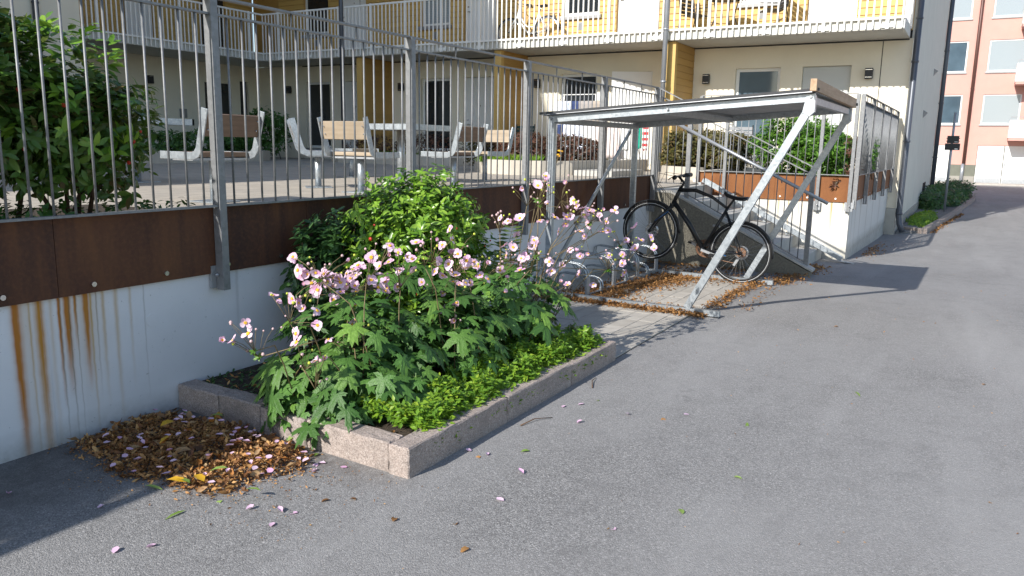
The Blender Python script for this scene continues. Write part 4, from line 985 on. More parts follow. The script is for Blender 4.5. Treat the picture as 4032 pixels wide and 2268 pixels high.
# ================================================================ far right: bed along the gable, sign
fb = thing('bed_kerb', 'granite kerb curving round the shrub bed beside the grey gable wall', 'kerb', (19.1, .8, -.25))
kp = [(19.55, 1.42), (19.14, .80), (25.2, .36), (28.7, .19), (33.5, -.10), (35.8, -.05), (37.2, .4)]
for i in range(len(kp)-1):
    a, b_ = Vector((*kp[i], -.20)), Vector((*kp[i+1], -.20)); L = (b_-a).length; n = max(1, round(L/1.0))
    for k in range(n): MB().bar(a.lerp(b_, (k+.006)/n), a.lerp(b_, (k+.994)/n), .13, .12).build('kerb_stone', M_GRAN, fb, bevel=.008)
o = MB().prism([(18.7, 1.3), (19.2, .86), (25.2, .42), (28.7, .25), (33.5, -.03), (35.8, .0), (37.1, .5), (36, 1.6), (33, 1.32)], 'z', -.3, -.20).build('gravel_bed', M_GRAVEL); tag(o, kind='structure')
sg = thing('street_sign', 'street sign seen from behind on a slim grey pole', 'sign', (26, .62, -.2))
MB().tube([(26, .62, -.25), (26, .62, 2.6)], .032, 10).build('pole', M_PIPEL, sg, smooth=True)
B(25.945, 25.965, .45, .75, 1.74, 1.95).build('sign_plate', M_DARKM, sg); B(25.943, 25.963, .41, .79, 1.55, 1.735).build('sign_plate', M_DARKM, sg)
for z in (1.88, 1.80, 1.68, 1.61): B(25.935, 25.9425, .43, .77, z-.012, z+.012).build('stiffener', M_DARKM, sg)
for (y, z) in ((.52, 1.79), (.50, 1.585)): B(25.936, 25.9425, y-.04, y+.04, z-.018, z+.018).build('sticker', M_WHITE, sg)
# ================================================================ granite border of the flower bed
def stone(parent, x0, x1, y0, y1, z0, z1, skew=0):
    bm = bmesh.new(); bmesh.ops.create_cube(bm, size=1)
    dims = Vector((x1-x0, y1-y0, z1-z0)); cen = Vector(((x0+x1)/2, (y0+y1)/2, (z0+z1)/2))
    for v in bm.verts: v.co = Vector((v.co.x*dims.x, v.co.y*dims.y, v.co.z*dims.z))
    bmesh.ops.bevel(bm, geom=bm.edges[:], offset=.006, segments=1, affect='EDGES')
    bmesh.ops.subdivide_edges(bm, edges=[e for e in bm.edges if e.calc_length() > .08], cuts=7, use_grid_fill=True)
    for v in bm.verts:
        edge = sum(abs(abs(v.co[k])-dims[k]/2) < .012 for k in range(3))
        a = .0011 if edge < 2 else .0028
        v.co += Vector((random.uniform(-a, a), random.uniform(-a, a), random.uniform(-a, a)))
        v.co.x += skew*(v.co.y+cen.y-2.07)
    me = bpy.data.meshes.new('kerb_stone'); bm.to_mesh(me); bm.free(); me.materials.append(M_GRAN)
    o = bpy.data.objects.new('kerb_stone', me); place(o, parent, cen); return o
gb = thing('flower_bed_border', 'pinkish granite kerb stones framing the anemone bed', 'kerb', (2.7, 2.1, 0))
for (a, b_) in ((2.185, 2.72), (2.727, 3.06), (3.067, 3.40), (3.407, 3.752)):
    d = random.uniform(-.003, .003)
    stone(gb, 2.675+d, 2.795+d, a, b_, -.1, .142+random.uniform(-.004, .004), .045)
for (a, b_) in ((2.672, 3.55), (3.556, 4.35), (4.356, 5.07)):
    d = random.uniform(-.003, .003)
    stone(gb, a, b_, 2.062+d, 2.178+d, -.1, .142+random.uniform(-.004, .004))
stone(gb, 4.955, 5.07, 2.184, 3.752, -.1, .138)
o = B(2.79, 4.96, 2.17, 3.753, -.1, .115).build('bed_soil', M_SOIL); tag(o, kind='structure')
# ================================================================ foliage helpers
LEAF_V = np.array([(0, 0, 0), (.3, .17, .035), (.68, .155, .01), (1, 0, -.10), (.3, -.17, .035), (.68, -.155, .01), (.3, 0, 0), (.68, 0, -.03)])
LEAF_F = np.array([(0, 6, 1), (0, 4, 6), (1, 6, 7), (1, 7, 2), (6, 4, 5), (6, 5, 7), (2, 7, 3), (7, 5, 3)])
SMALL_V = np.array([(0, 0, 0), (.5, .2, .04), (.5, -.2, .04), (1, 0, -.04)]); SMALL_F = np.array([(0, 2, 3), (0, 3, 1)])
def rdir(n, up=0):
    v = rng.normal(size=(n, 3)); v[:, 2] += up; return v/np.linalg.norm(v, axis=1)[:, None]
def crown_pts(c, r, n, inner=.35, lump=.16, zmin=None, squash=None):
    d = rdir(n, .25); ph = rng.uniform(0, 6, 6)
    f = 1+lump*(np.sin(d[:, 0]*4+ph[0])+np.sin(d[:, 1]*5+ph[1])+np.sin(d[:, 2]*6+ph[2]))*.6+rng.normal(0, .05, n)
    rad = f*(1-inner*rng.random(n)**2.0)
    p = np.array(c)+d*rad[:, None]*np.array(r)
    if zmin is not None: k = p[:, 2] > zmin; p, d = p[k], d[k]
    return p, d
def twigs(p, d, per, size, spread=.9, up=.35, tv=LEAF_V, tf=LEAF_F, jit=.45):
    n = len(p); ax = d+rng.normal(0, jit, (n, 3)); ax[:, 2] += up; ax /= np.linalg.norm(ax, axis=1)[:, None]
    P, N, A, S = [], [], [], []
    for k in range(per):
        a = rng.uniform(0, 6.28, n); t1 = np.cross(ax, [0.3, .2, 1.]); t1 /= np.linalg.norm(t1, axis=1)[:, None]+1e-9; t2 = np.cross(ax, t1)
        rad = t1*np.cos(a)[:, None]+t2*np.sin(a)[:, None]
        al = ax*(1-spread*(.3+.7*k/per))[:, None].reshape(-1, 1) if False else ax*(1-spread*(.3+.7*k/per))+rad*spread
        P.append(p-ax*(size*1.1*k/per)+rng.normal(0, size*.12, (n, 3))); A.append(al); N.append(ax*.9-rad*.25+rng.normal(0, .25, (n, 3))+np.array([-.25, 0, .35])); S.append(size*rng.uniform(.7, 1.2, n))
    return scatter(tv, tf, np.vstack(P), np.vstack(N), np.vstack(A), np.concatenate(S))
def foliage(parent, name, m, specs, org, per, size, **kw):
    Vs, Fs, off = [], [], 0
    for (c, r, n, inner, zmin) in specs:
        p, d = crown_pts(c, r, n, inner, zmin=zmin); v, f = twigs(p, d, per, size, **kw)
        Vs.append(v); Fs.append(f+off); off += len(v)
    V = np.vstack(Vs)-np.array(org); o = bpy.data.objects.new(name, fast_mesh(name, V, np.vstack(Fs), m))
    place(o, parent, org); tag(o, kind='stuff'); return o
def stems(parent, base, tops, r0, m, name='stem', r1=.3):
    for (b_, t_) in zip(base, tops):
        b_, t_ = Vector(b_), Vector(t_); mid = b_.lerp(t_, .5)+Vector((random.uniform(-.05, .05), random.uniform(-.05, .05), .03))
        MB().tube([b_, mid, t_], [r0, r0*.7, r0*r1], 6).build(name, m, parent, smooth=True)
def shrub(name, label, m, specs, org, per, size, nst=6, spread=.12, group=None, smat=None, r0=.012, berries=0, **kw):
    t = thing(name, label, 'shrub', org, group)
    foliage(t, 'foliage', m, specs, org, per, size, **kw)
    bs, ts = [], []
    for k in range(nst):
        c, r = specs[k % len(specs)][:2]
        bs.append((c[0]+random.uniform(-1, 1)*r[0]*.35, c[1]+random.uniform(-1, 1)*r[1]*.35, org[2])); ts.append((c[0]+random.uniform(-1, 1)*r[0]*.75, c[1]+random.uniform(-1, 1)*r[1]*.6, c[2]+r[2]*random.uniform(.2, .8)))
    stems(t, bs, ts, r0, smat or M_STEMR)
    if berries:
        mb = MB()
        for k in range(berries):
            c, r = specs[k % len(specs)][:2]; d = Vector(rdir(1)[0]); d.y = -abs(d.y)
            mb.ball((c[0]+d.x*r[0]*.97, c[1]+d.y*r[1]*.97, c[2]+d.z*r[2]*.8), random.uniform(.007, .013), 6, 4)
        tag(mb.build('berries', M_REDL, t), kind='stuff')
    return t
# ---------------------------------------------------------------- shrubs
shrub('evergreen_shrub', 'bright glossy green rounded shrub behind the pink anemones', L_SHRUB,
      [((4.36, 3.28, .70), (.70, .38, .56), 760, .35, .2), ((4.45, 3.24, .92), (.50, .33, .37), 360, .4, None), ((4.82, 3.3, .62), (.36, .33, .46), 240, .4, .2)], (4.42, 3.3, .11), 8, .062, 8, berries=40)
shrub('evergreen_shrub', 'dark matte green shrub in the shade against the wall', L_DARK,
      [((3.66, 3.54, .62), (.24, .16, .40), 240, .45, .2), ((3.9, 3.54, .72), (.22, .15, .32), 120, .45, .2)], (3.45, 3.5, .11), 7, .072, 5)
SHOOTS = [((2.55, 4.28, 1.68), (.50, .34, .40), 70, .15, 1.2), ((1.9, 4.3, 1.95), (.6, .34, .34), 60, .15, None)]
hb_ = B(-4, 3.35, 3.97, 5.3, FL, 1.035).build('hedge_soil', M_SOIL); tag(hb_, kind='structure')
tall = shrub('evergreen_shrub', 'tall dark glossy shrub with red shoots behind the railing', L_HEDGE,
      [((2.05, 4.35, 1.62), (.85, .36, .46), 640, .5, 1.15), ((2.62, 4.3, 1.50), (.40, .30, .36), 280, .5, 1.12), ((1.9, 4.4, 1.92), (.55, .34, .30), 240, .5, None)], (2.2, 4.35, 1.03), 8, .088, 14, r0=.013, berries=22, spread=1.0)
foliage(tall, 'young_shoots', L_SHRUB, SHOOTS, (2.2, 4.35, 1.03), 8, .09, up=.8)
shrub('evergreen_shrub', 'unseen dark green hedge added left of the tall shrub for its shade', L_HEDGE,
      [((x_, 3.88, 1.62), (.75, .24, .60), 850, .6, 1.05) for x_ in (.5, -.5, -1.5, -2.5, -3.5, -4.5)], (-.5, 4.1, 1.03), 8, .085, 8)  # added out of frame so that its shade falls on the asphalt
shrub('low_plants', 'low leafy weeds under the tall shrub behind the railing', L_SHADE, [((2.2, 4.3, 1.05), (1.1, .32, .10), 260, .3, 1.03)], (2.2, 4.3, 1.03), 5, .05, 0)
# courtyard
shrub('leafy_bush', 'mid green bush in front of the shaded side wing', L_SHADE, [((16.3, 17.6, 1.75), (.85, .7, .62), 420, .4, .9), ((15.3, 17.6, 1.35), (.7, .6, .4), 240, .4, .9)], (16.2, 17.6, FL), 6, .12, 5)
shrub('ground_hedge', 'long low green planting in the bed below the side wing', L_SHADE, [((x, 16.3+.06*x, 1.32), (1.2, .9, .42), 330, .3, FL) for x in (6, 8, 10, 12, 13.8)], (10, 16.5, FL+.1), 6, .12, 4)
shrub('low_hedge', 'dark red low hedge in the shaded bed by the curtained door', L_RED, [((16.3, 12.0, 1.35), (.55, .85, .40), 330, .3, FL), ((16.3, 13.7, 1.32), (.55, .75, .38), 300, .3, FL)], (16.2, 12.8, FL+.1), 6, .07, 4)
shrub('low_hedge', 'rust red clipped hedge in the curved sunny bed', L_RED, [((14.2, 8.0, 1.38), (.75, .75, .34), 800, .3, FL), ((14.6, 7.0, 1.38), (.7, .5, .33), 600, .3, FL), ((13.45, 7.5, 1.32), (.5, .6, .28), 480, .3, FL)], (14.2, 7.6, FL+.1), 6, .085, 4)
shrub('low_hedge', 'small olive red hedge at the rounded end of the sunny bed', L_OLIVE, [((14.3, 9.0, 1.3), (.6, .35, .28), 240, .3, FL)], (14.3, 9.0, FL+.1), 6, .08, 2)
shrub('low_hedge', 'olive brown hedge behind the stairs and the planter', L_OLIVE, [((14.2, 4.62, 1.40), (.6, .38, .36), 700, .3, FL), ((15.0, 4.45, 1.42), (.7, .4, .38), 700, .3, FL), ((14.5, 3.9, 1.42), (.6, .35, .36), 700, .3, FL)], (14.6, 4.4, FL+.1), 6, .085, 4)
shrub('leafy_bush', 'fresh green bush filling the raised planter behind its railing', L_MID, [((13.5, 2.65, 1.52), (.55, .55, .46), 800, .4, 1.0), ((13.7, 2.1, 1.45), (.6, .42, .46), 760, .4, 1.0), ((14.6, 2.4, 1.5), (.8, .55, .45), 700, .4, 1.0), ((13.1, 2.0, 1.3), (.3, .35, .3), 150, .4, 1.0)], (13.6, 2.4, 1.02), 7, .08, 6)
shrub('leafy_bush', 'red leaved twiggy bush at the corner of the raised planter', L_RED, [((13.2, 1.62, 1.40), (.3, .14, .36), 90, .6, 1.0), ((12.62, 1.75, 1.0), (.12, .12, .14), 26, .5, None)], (13.2, 1.65, 1.02), 6, .05, 4)
shrub('leafy_bush', 'small green plant poking through the side railing of the planter', L_MID, [((14.6, 1.50, 1.42), (.32, .10, .26), 80, .5, 1.0)], (14.6, 1.6, 1.02), 6, .055, 3)
def blades(name, label, m, region, n, size, org, kind='stuff', cat='grass', zf=lambda x, y: FL+.2):
    x = rng.uniform(region[0], region[1], n); y = rng.uniform(region[2], region[3], n)
    p = np.stack([x, y, np.array([zf(a, b_) for a, b_ in zip(x, y)])], 1)
    al = rng.normal(0, .5, (n, 3)); al[:, 2] = 1; nn = rng.normal(size=(n, 3)); nn[:, 2] *= .2
    v, f = scatter(SMALL_V*np.array([1, .35, 1]), SMALL_F, p, nn, al, size*rng.uniform(.6, 1.3, n))
    o = bpy.data.objects.new(name, fast_mesh(name, v-np.array(org), f, m)); place(o, None, org); tag(o, label, cat, None, 'stuff')
blades('grass', 'bright green grass strip in front of the red hedge', L_COVER, (12.75, 13.1, 6.9, 8.2), 900, .15, (13, 7.5, FL+.2))
blades('grass', 'bright grass strip by the dark red hedge', L_COVER, (15.6, 15.85, 11.3, 14.3), 500, .14, (15.7, 12, FL+.2))
mb = MB()
for k in range(7): mb.ball((13.0+random.uniform(-.1, .1), 6.62+random.uniform(-.12, .12), FL+.36+random.uniform(-.06, .1)), .035, 6, 4, (1, 1, .5))
fy = thing('yellow_flowers', 'small yellow flowers at the end of the cream kerb', 'flowers', (13, 6.62, FL+.2)); tag(mb.build('blossoms', M_STAM, fy), kind='stuff')
stems(fy, [(13, 6.62, FL+.2)]*3, [(12.95, 6.6, FL+.38), (13.05, 6.7, FL+.36), (13, 6.55, FL+.4)], .008, M_STEM)
# bed along the gable wall
shrub('spreading_shrub', 'dark green spreading shrub in the bed by the gable wall', L_DARK, [((29.6, .85, .02), (1.9, .62, .38), 620, .3, -.25), ((27.5, 1.0, .0), (1.2, .42, .34), 300, .3, -.25)], (29, .9, -.22), 6, .14, 4)
shrub('spreading_shrub', 'smaller dark shrub at the far end of the gable bed', L_DARK, [((34.2, .55, .05), (1.8, .55, .42), 480, .3, -.25)], (34, .5, -.22), 6, .14, 3)
p, d = crown_pts((22.6, .98, -.20), (2.5, .30, .13), 900, .2, .1, zmin=-.2); v, f = twigs(p, d, 6, .07)
o = bpy.data.objects.new('ground_cover', fast_mesh('ground_cover', v-np.array((22.6, .95, -.2)), f, L_COVER)); place(o, None, (22.6, .95, -.2)); tag(o, 'low bright green ground cover in front of the dark shrub', 'ground cover', None, 'stuff')
rock = MB().ball((31.6, .38, -.12), .34, 9, 6, (1, .55, .6)); rock.v = [(x+random.uniform(-.05, .05), y+random.uniform(-.03, .03), z+random.uniform(-.03, .03)) for x, y, z in rock.v]
tag(rock.build('boulder', simple('pink_stone', (.34, .22, .19), .85, 0, .3, 6), None, (31.6, .38, -.25)), 'pinkish boulder between the dark shrubs', 'rock')
# ================================================================ anemones
an = thing('anemone_plant', 'tall pink Japanese anemones with yellow centres and lobed dark leaves', 'flowers', (3.8, 2.7, .11))
def lobed(n=40, seed=0, wid=1.):
    rs = random.Random(seed); V = [(0, 0, 0)]; ring1, ring2 = [], []
    for k in range(n):
        th = -2.55+5.1*k/(n-1); r = .34
        for (t0, L, w) in ((0, 1, .52), (1.02, .84, .50), (-1.02, .84, .50), (1.95, .58, .42), (-1.95, .58, .42)):
            r = max(r, L*math.exp(-((th-t0)/w)**2))
        r *= (1+.13*(1 if k % 2 else -1)*min(1, r*1.6))*rs.uniform(.95, 1.05)
        ring2.append((r*math.cos(th), r*math.sin(th)*wid, -.30*r*r+.05*math.cos(th*6)*r)); ring1.append((.5*r*math.cos(th), .5*r*math.sin(th)*wid, -.06*r*r-.03*math.cos(th*6)*r))
    V += ring1+ring2; F = []
    for k in range(n-1):
        F += [(0, 1+k, 2+k), (1+k, 1+n+k, 2+n+k), (1+k, 2+n+k, 2+k)]
    return np.array(V), np.array(F)
LT = [lobed(40, s, w) for s, w in ((1, 1.), (2, .85), (3, 1.1), (4, .7))]
leaf_meshes = [fast_mesh('leaf', v, f, L_ANEM, True) for v, f in LT]
humps = [((3.20, 2.82, .10), (.50, .56, .58), 1.), ((3.75, 2.62, .10), (.50, .42, .54), .8), ((4.50, 2.58, .10), (.55, .42, .58), 1.), ((3.9, 3.0, .10), (.8, .4, .62), .7), ((2.98, 2.75, .08), (.34, .50, .34), .7)]
def hump_samples(n, shell):
    P, N = [], []
    w = np.array([h[2] for h in humps]); w /= w.sum()
    while len(P) < n:
        c, r, _ = humps[rng.choice(len(humps), p=w)]
        d = rdir(1, .45)[0]
        if d[2] < -.05: continue
        s = rng.uniform(*shell); q = np.array(c)+d*np.array(r)*s
        if q[0] < 2.60 or q[1] < 2.02 or q[1] > 3.72: continue
        P.append(q); nn = d/np.array(r); N.append(nn/np.linalg.norm(nn))
    return np.array(P), np.array(N)
P, N = hump_samples(290, (.96, 1.06))
order = np.argsort(P[:, 2]); petioles = MB()
for k in range(len(P)):
    n = Vector(N[k]); hor = Vector((n.x, n.y, 0)); hor = hor.normalized() if hor.length > .05 else Vector((-.7, -.7, 0))
    hor = (hor+Vector((random.uniform(-.5, .5), random.uniform(-.5, .5), 0))).normalized()
    zax = (n*.8+Vector((-.2, -.1, .75))+Vector(rng.normal(0, .22, 3))).normalized()
    al = (hor+Vector((0, 0, -.35))).normalized(); al = (al-zax*al.dot(zax)).normalized(); yax = zax.cross(al)
    m = Matrix((al, yax, zax)).transposed()
    s = random.uniform(.085, .15)
    inst(leaf_meshes[k % 4], 'leaf', an, P[k]-np.array(al)*s*.4, m.to_euler(), (s, s, s))
P, N = hump_samples(950, (.45, .98))
vs, fs, off = [], [], 0
for q in range(4):
    sel = np.arange(len(P)) % 4 == q; h_ = N[sel].copy(); h_[:, 2] = -.3; h_ += rng.normal(0, .4, h_.shape)
    v, f = scatter(*LT[q], P[sel], N[sel]*.6+np.array([-.15, -.05, .8])+rng.normal(0, .3, h_.shape), h_, rng.uniform(.06, .115, sel.sum()))
    vs.append(v); fs.append(f+off); off += len(v)
o = bpy.data.objects.new('inner_leaves', fast_mesh('inner_leaves', np.vstack(vs)-np.array((3.8, 2.7, .11)), np.vstack(fs), L_ANEM, True)); place(o, an, (3.8, 2.7, .11)); tag(o, kind='stuff')
# blossoms
def blossom(npet, seed, cup, closed=0):
    rs = random.Random(seed); mb = MB()
    for k in range(npet):
        a = 6.283*k/npet+rs.uniform(-.15, .15); L = rs.uniform(.72, 1.08); W = rs.uniform(.34, .47); lift = .02*(k % 2); cupk = cup+rs.uniform(-.16, .16)
        base = len(mb.v); ca, sa = math.cos(a), math.sin(a)
        prof = [(.06, .10), (.35, .75), (.65, 1.0), (.88, .78), (1.0, .25)]
        for (u, w) in prof:
            for s in (-1, 0, 1):
                r = L*u; y = s*W*w; z = lift+cupk*r*r+(.10*abs(s)*w if s else 0)-.03
                if closed: r *= (1-.55*u); z += .5*u
                mb.v.append((r*ca-y*sa, r*sa+y*ca, z))
        for i in range(4):
            for j in range(2): b_ = base+i*3+j; mb.f.append((b_, b_+3, b_+4, b_+1))
    return mb.mesh('flower', P_PINK, smooth=True)
BL = [blossom(5, 1, .12), blossom(6, 2, .20), blossom(6, 3, .05), blossom(5, 4, .35), blossom(7, 5, .15), blossom(5, 6, .3, 1), blossom(5, 7, -.15), blossom(6, 8, .45), blossom(4, 9, .25), blossom(6, 10, -.05), blossom(3, 11, .2)]
mb = MB().tube([(.17*math.cos(6.283*k/14), .17*math.sin(6.283*k/14), .07+.03*(k % 2)) for k in range(14)], .085, 5, closed=True)
C_STAM = mb.mesh('stamens', M_STAM, smooth=False); C_PIST = MB().ball((0, 0, .1), .10, 7, 5).mesh('pistil', M_BUDG, smooth=True)
def zz(x0, y0, L): return [((x0+a*.3913)/1.56522, (y0+b*.3913)/1.56522) for a, b in L]
FLW = zz(1008, 567, [(395, 1155), (600, 1295), (520, 1310), (685, 1305), (655, 1370), (780, 1350), (915, 1305), (985, 1260), (910, 1415), (1010, 1325), (1160, 1140), (1245, 1230), (1335, 1190), (1345, 1025), (1430, 1090), (1570, 1160), (1835, 965), (1875, 1015), (1970, 965), (1990, 1090), (1845, 1180), (1590, 1265), (2195, 1185), (2105, 1235), (2330, 1205), (1880, 1320), (1800, 1285), (1665, 1390), (2255, 1320), (2335, 1360), (2050, 1425), (2010, 1320), (2530, 1350), (2150, 1395), (2520, 1120), (2505, 1020), (2455, 745), (2480, 790), (2535, 775), (1230, 1440), (500, 1410), (1160, 1370), (1320, 1449), (560, 1400), (850, 1390), (950, 1350)])
FLW += zz(2016, 567, [(335, 375), (260, 420), (110, 445), (550, 390), (615, 570), (655, 600), (650, 630), (710, 650), (780, 665), (730, 710), (820, 690), (885, 715), (885, 775), (950, 780), (770, 810), (685, 885), (965, 870), (1245, 830), (370, 775), (280, 770), (430, 740), (580, 735), (220, 970), (240, 1025), (10, 1040), (115, 1145), (105, 1215), (375, 1185), (590, 1065), (1240, 1050), (1110, 1110), (1110, 1200), (1135, 1295), (400, 1280), (770, 1105), (505, 1220), (1300, 970), (80, 1270), (495, 1390), (560, 1420), (680, 1310), (540, 800), (360, 605)])
FLW += zz(1008, 1134, [(240, 110), (365, 105), (620, 20), (600, 50), (850, 40), (1005, 35), (1305, 25), (2500, 45), (2020, 150), (1890, 220), (1995, 330), (620, 375), (970, 365), (1000, 325), (600, 740), (690, 710), (405, 460), (410, 550), (615, 230), (470, 210), (730, 520)])
FLW += zz(0, 1134, [(2470, 350), (2500, 460), (2240, 525), (2345, 525)])
FLW += [(a+random.uniform(-45, 45), b_+random.uniform(-30, 30)) for a, b_ in random.sample(FLW[:90], 44)]
FLW += [(random.uniform(745, 930), random.uniform(655, 770)) for k in range(12)]+[(random.uniform(900, 1300), random.uniform(600, 760)) for k in range(4)]
bud_g, bud_p, stalks = MB(), MB(), MB(); nodes = []; sprig = []
for i, (a, b_) in enumerate(FLW):
    yy = 3.1-(a-550)*.00086+random.uniform(-.10, .10)
    if b_ > 780 and a > 600: yy = min(yy, 2.75 if a < 900 else 2.5)
    if b_ > 860 and a > 700: yy = 2.62
    p = ony(a, b_, max(2.15, yy))
    kind = random.choice([0, 1, 2, 2, 1, 4, 3, 5, 6, 7, 7, 8, 9, 10] if i % 8 else [5])
    nrm = Vector((-.75, -.25, .55))+Vector(rng.normal(0, .6, 3)); nrm.normalize()
    s = random.uniform(.026, .041)*(.8 if kind == 5 else 1)
    q = nrm.to_track_quat('Z', 'Y') @ Euler((0, 0, random.uniform(0, 6))).to_quaternion()
    fl = inst(BL[kind], 'flower', an, p, q.to_euler(), (s, s, s))
    for me, nm in ((C_STAM, 'stamens'), (C_PIST, 'pistil')):
        o = bpy.data.objects.new(nm, me); COL.objects.link(o); o.parent = fl; ORG[o.name] = p
    # stem: from the clump up to a node, then to the flower; buds branch off the node
    h_ = min(humps, key=lambda h: (h[0][0]-p.x)**2+(h[0][1]-p.y)**2)
    base = Vector((h_[0][0]+random.uniform(-.25, .25), h_[0][1]+random.uniform(-.2, .2), .2))
    near = [n for n in nodes if (n-p).length < .20]
    if near: node = near[0]
    else:
        node = p+Vector((random.uniform(-.04, .04), random.uniform(-.04, .04), -random.uniform(.09, .16)))+(Vector((base.x, base.y, p.z))-p)*.18
        nodes.append(node)
        mid = base.lerp(node, .5)+Vector((0, 0, .10+.12*(node-base).length))
        MB().tube([base, base.lerp(mid, .55)+Vector((0, 0, .03)), mid, node], [.0036, .0034, .003, .0024], 5).build('stem', M_STEM, an, smooth=True)
        if random.random() < .5: sprig.append(node)
        for k in range(random.randint(2, 5)):
            e = node+Vector((random.uniform(-.09, .09), random.uniform(-.09, .09), random.uniform(.03, .14)))
            stalks.tube([node, node.lerp(e, .6)+Vector((0, 0, .015)), e], .0014, 4)
            (bud_g if random.random() < .45 else bud_p).ball(e, random.uniform(.005, .0095), 7, 5)
    stalks.tube([node, node.lerp(p, .6)+Vector((random.uniform(-.01, .01), random.uniform(-.01, .01), .01)), p-nrm*.004], .0017, 4)
    if random.random() < .6:
        e = p+Vector((random.uniform(-.06, .06), random.uniform(-.06, .06), random.uniform(-.03, .07))); stalks.tube([node, e], .0013, 4); (bud_g if random.random() < .5 else bud_p).ball(e, random.uniform(.005, .0085), 7, 5)
for nm, mb_, m in (('stalks', stalks, M_STEM), ('seed_heads', bud_g, M_BUDG), ('flower_buds', bud_p, M_BUDP)): tag(mb_.build(nm, m, an, smooth=True), kind='stuff')
sp_ = np.repeat(np.array(sprig), 3, 0); n = len(sp_); v, f = scatter(*LT[3], sp_, rng.normal(0, .4, (n, 3))+[-.2, 0, 1], rng.normal(size=(n, 3))*[1, 1, .2], rng.uniform(.025, .05, n))
o = bpy.data.objects.new('bracts', fast_mesh('bracts', v-np.array((3.8, 2.7, .11)), f, L_MID, True)); place(o, an, (3.8, 2.7, .11)); tag(o, kind='stuff')
# fern frond beside the shrub
fe = thing('fern', 'pale upright fern frond beside the glossy shrub at the wall', 'fern', (5.0, 3.0, .11))
fp, fa_, fn_, fs_ = [], [], [], []
for (bx, by, tx, ty, tz) in ((4.85, 2.95, 4.95, 2.85, .98), (4.9, 3.0, 5.2, 2.8, .72), (4.8, 2.9, 4.6, 2.75, .75)):
    for k in range(26):
        u = .2+.8*k/26; x, y, z = bx+(tx-bx)*u, by+(ty-by)*u, .12+(tz-.12)*u
        for s in (-1, 1): fp.append((x, y, z)); fa_.append((s*.75, -s*.65, .25)); fn_.append((-.5, -.5, .3)); fs_.append(.11*math.sin(3.0*(1-u)**.6+.12))
    MB().tube([(bx, by, .12), (tx, ty, tz)], [.004, .0015], 5).build('rachis', M_STEM, fe)
v, f = scatter(SMALL_V*np.array([1, .55, 1]), SMALL_F, np.array(fp), np.array(fn_)+rng.normal(0, .15, (len(fp), 3)), np.array(fa_)+rng.normal(0, .1, (len(fp), 3)), np.array(fs_))
o = bpy.data.objects.new('pinnae', fast_mesh('pinnae', v-np.array((5, 3, .11)), f, L_FERN)); place(o, fe, (5, 3, .11)); tag(o, kind='stuff')
# yellow-green ground cover along the kerb: rosettes of narrow leaves on short shoots
pts = []
while len(pts) < 1800:
    x = rng.uniform(2.80, 4.97); y = rng.uniform(2.08, 2.62)
    lim = 2.34+.22*math.exp(-((x-3.0)/.3)**2)+.20*math.exp(-((x-4.0)/.5)**2)+.06*math.sin(x*9)
    if x < 2.83+.1*rng.random() or y > lim: continue
    edge = min(1, (y-2.10)/.08)
    pts.append((x, y, .12+edge*(.04+.09*rng.random()+.05*math.sin(x*14)*math.sin(y*17))))
p = np.array(pts); d = np.tile([-.1, -.25, 1.], (len(p), 1)); v, f = twigs(p, d, 9, .040, 1.05, .2, SMALL_V, SMALL_F, .35)
o = bpy.data.objects.new('ground_cover', fast_mesh('ground_cover', v-np.array((3.8, 2.3, .11)), f, L_COVER)); place(o, None, (3.8, 2.3, .11)); tag(o, 'yellow green ground cover of small rosettes along the granite kerb', 'ground cover', None, 'stuff')
# small weeds at the wall end of the bed
p = np.stack([rng.uniform(2.82, 3.3, 130), rng.uniform(3.25, 3.74, 130), np.full(130, .12)], 1); v, f = twigs(p, np.tile([0, 0, 1.], (130, 1)), 5, .030, 1.1, .1, jit=.5)
o = bpy.data.objects.new('weeds', fast_mesh('weeds', v-np.array((3, 3.5, .11)), f, L_DARK)); place(o, None, (3, 3.5, .11)); tag(o, 'small dark weeds on the soil beside the painted wall', 'weeds', None, 'stuff')
# ================================================================ leaf litter
CURL_V = np.array([(0, 0, 0), (.35, .2, .14), (.75, .16, .02), (1, 0, .16), (.35, -.22, .10), (.75, -.15, .18), (.5, 0, -.03)])
CURL_F = np.array([(0, 6, 1), (1, 6, 2), (2, 6, 3), (3, 6, 5), (5, 6, 4), (4, 6, 0)])
def litter(name, label, m, xy, zf, smin, smax, org, flat=.5):
    n = len(xy); p = np.array([(x, y, zf(x, y)) for x, y in xy]); nn = rng.normal(0, flat, (n, 3)); nn[:, 2] += 1
    v, f = scatter(CURL_V*np.array([1, 1, 1.2]), CURL_F, p, nn, rng.normal(size=(n, 3))*[1, 1, .25], rng.uniform(smin, smax, n)*rng.choice([.6, 1, 1, 1.5], n))
    o = bpy.data.objects.new(name, fast_mesh(name, v-np.array(org), f, m)); place(o, None, org); tag(o, label, 'leaf litter', None, 'stuff')
def in_pile(x, y):                              # pile in the corner of kerb and wall
    u = (x-2.40)/.40; w = (y-3.15)/.60; c, s = math.cos(.35), math.sin(.35); U, W_ = u*c+w*s, -u*s+w*c
    return U*U+W_*W_+.18*math.sin(x*17)+.15*math.sin(y*13+1)
xy = []
while len(xy) < 6500:
    x, y = rng.uniform(1.7, 2.69), rng.uniform(2.4, 3.75); e = in_pile(x, y)
    if e < 1-.8*rng.random()**3+(.55*rng.random() if rng.random() < .12 else 0): xy.append((x, y))
hp = lambda x, y: .006+max(0, 1-in_pile(x, y))*.055*rng.uniform(.3, 1.05)
litter('leaf_litter', 'pile of dry brown leaves in the corner of kerb and wall', L_DRY, xy, hp, .013, .032, (2.35, 3.1, 0), .6)
xy = []
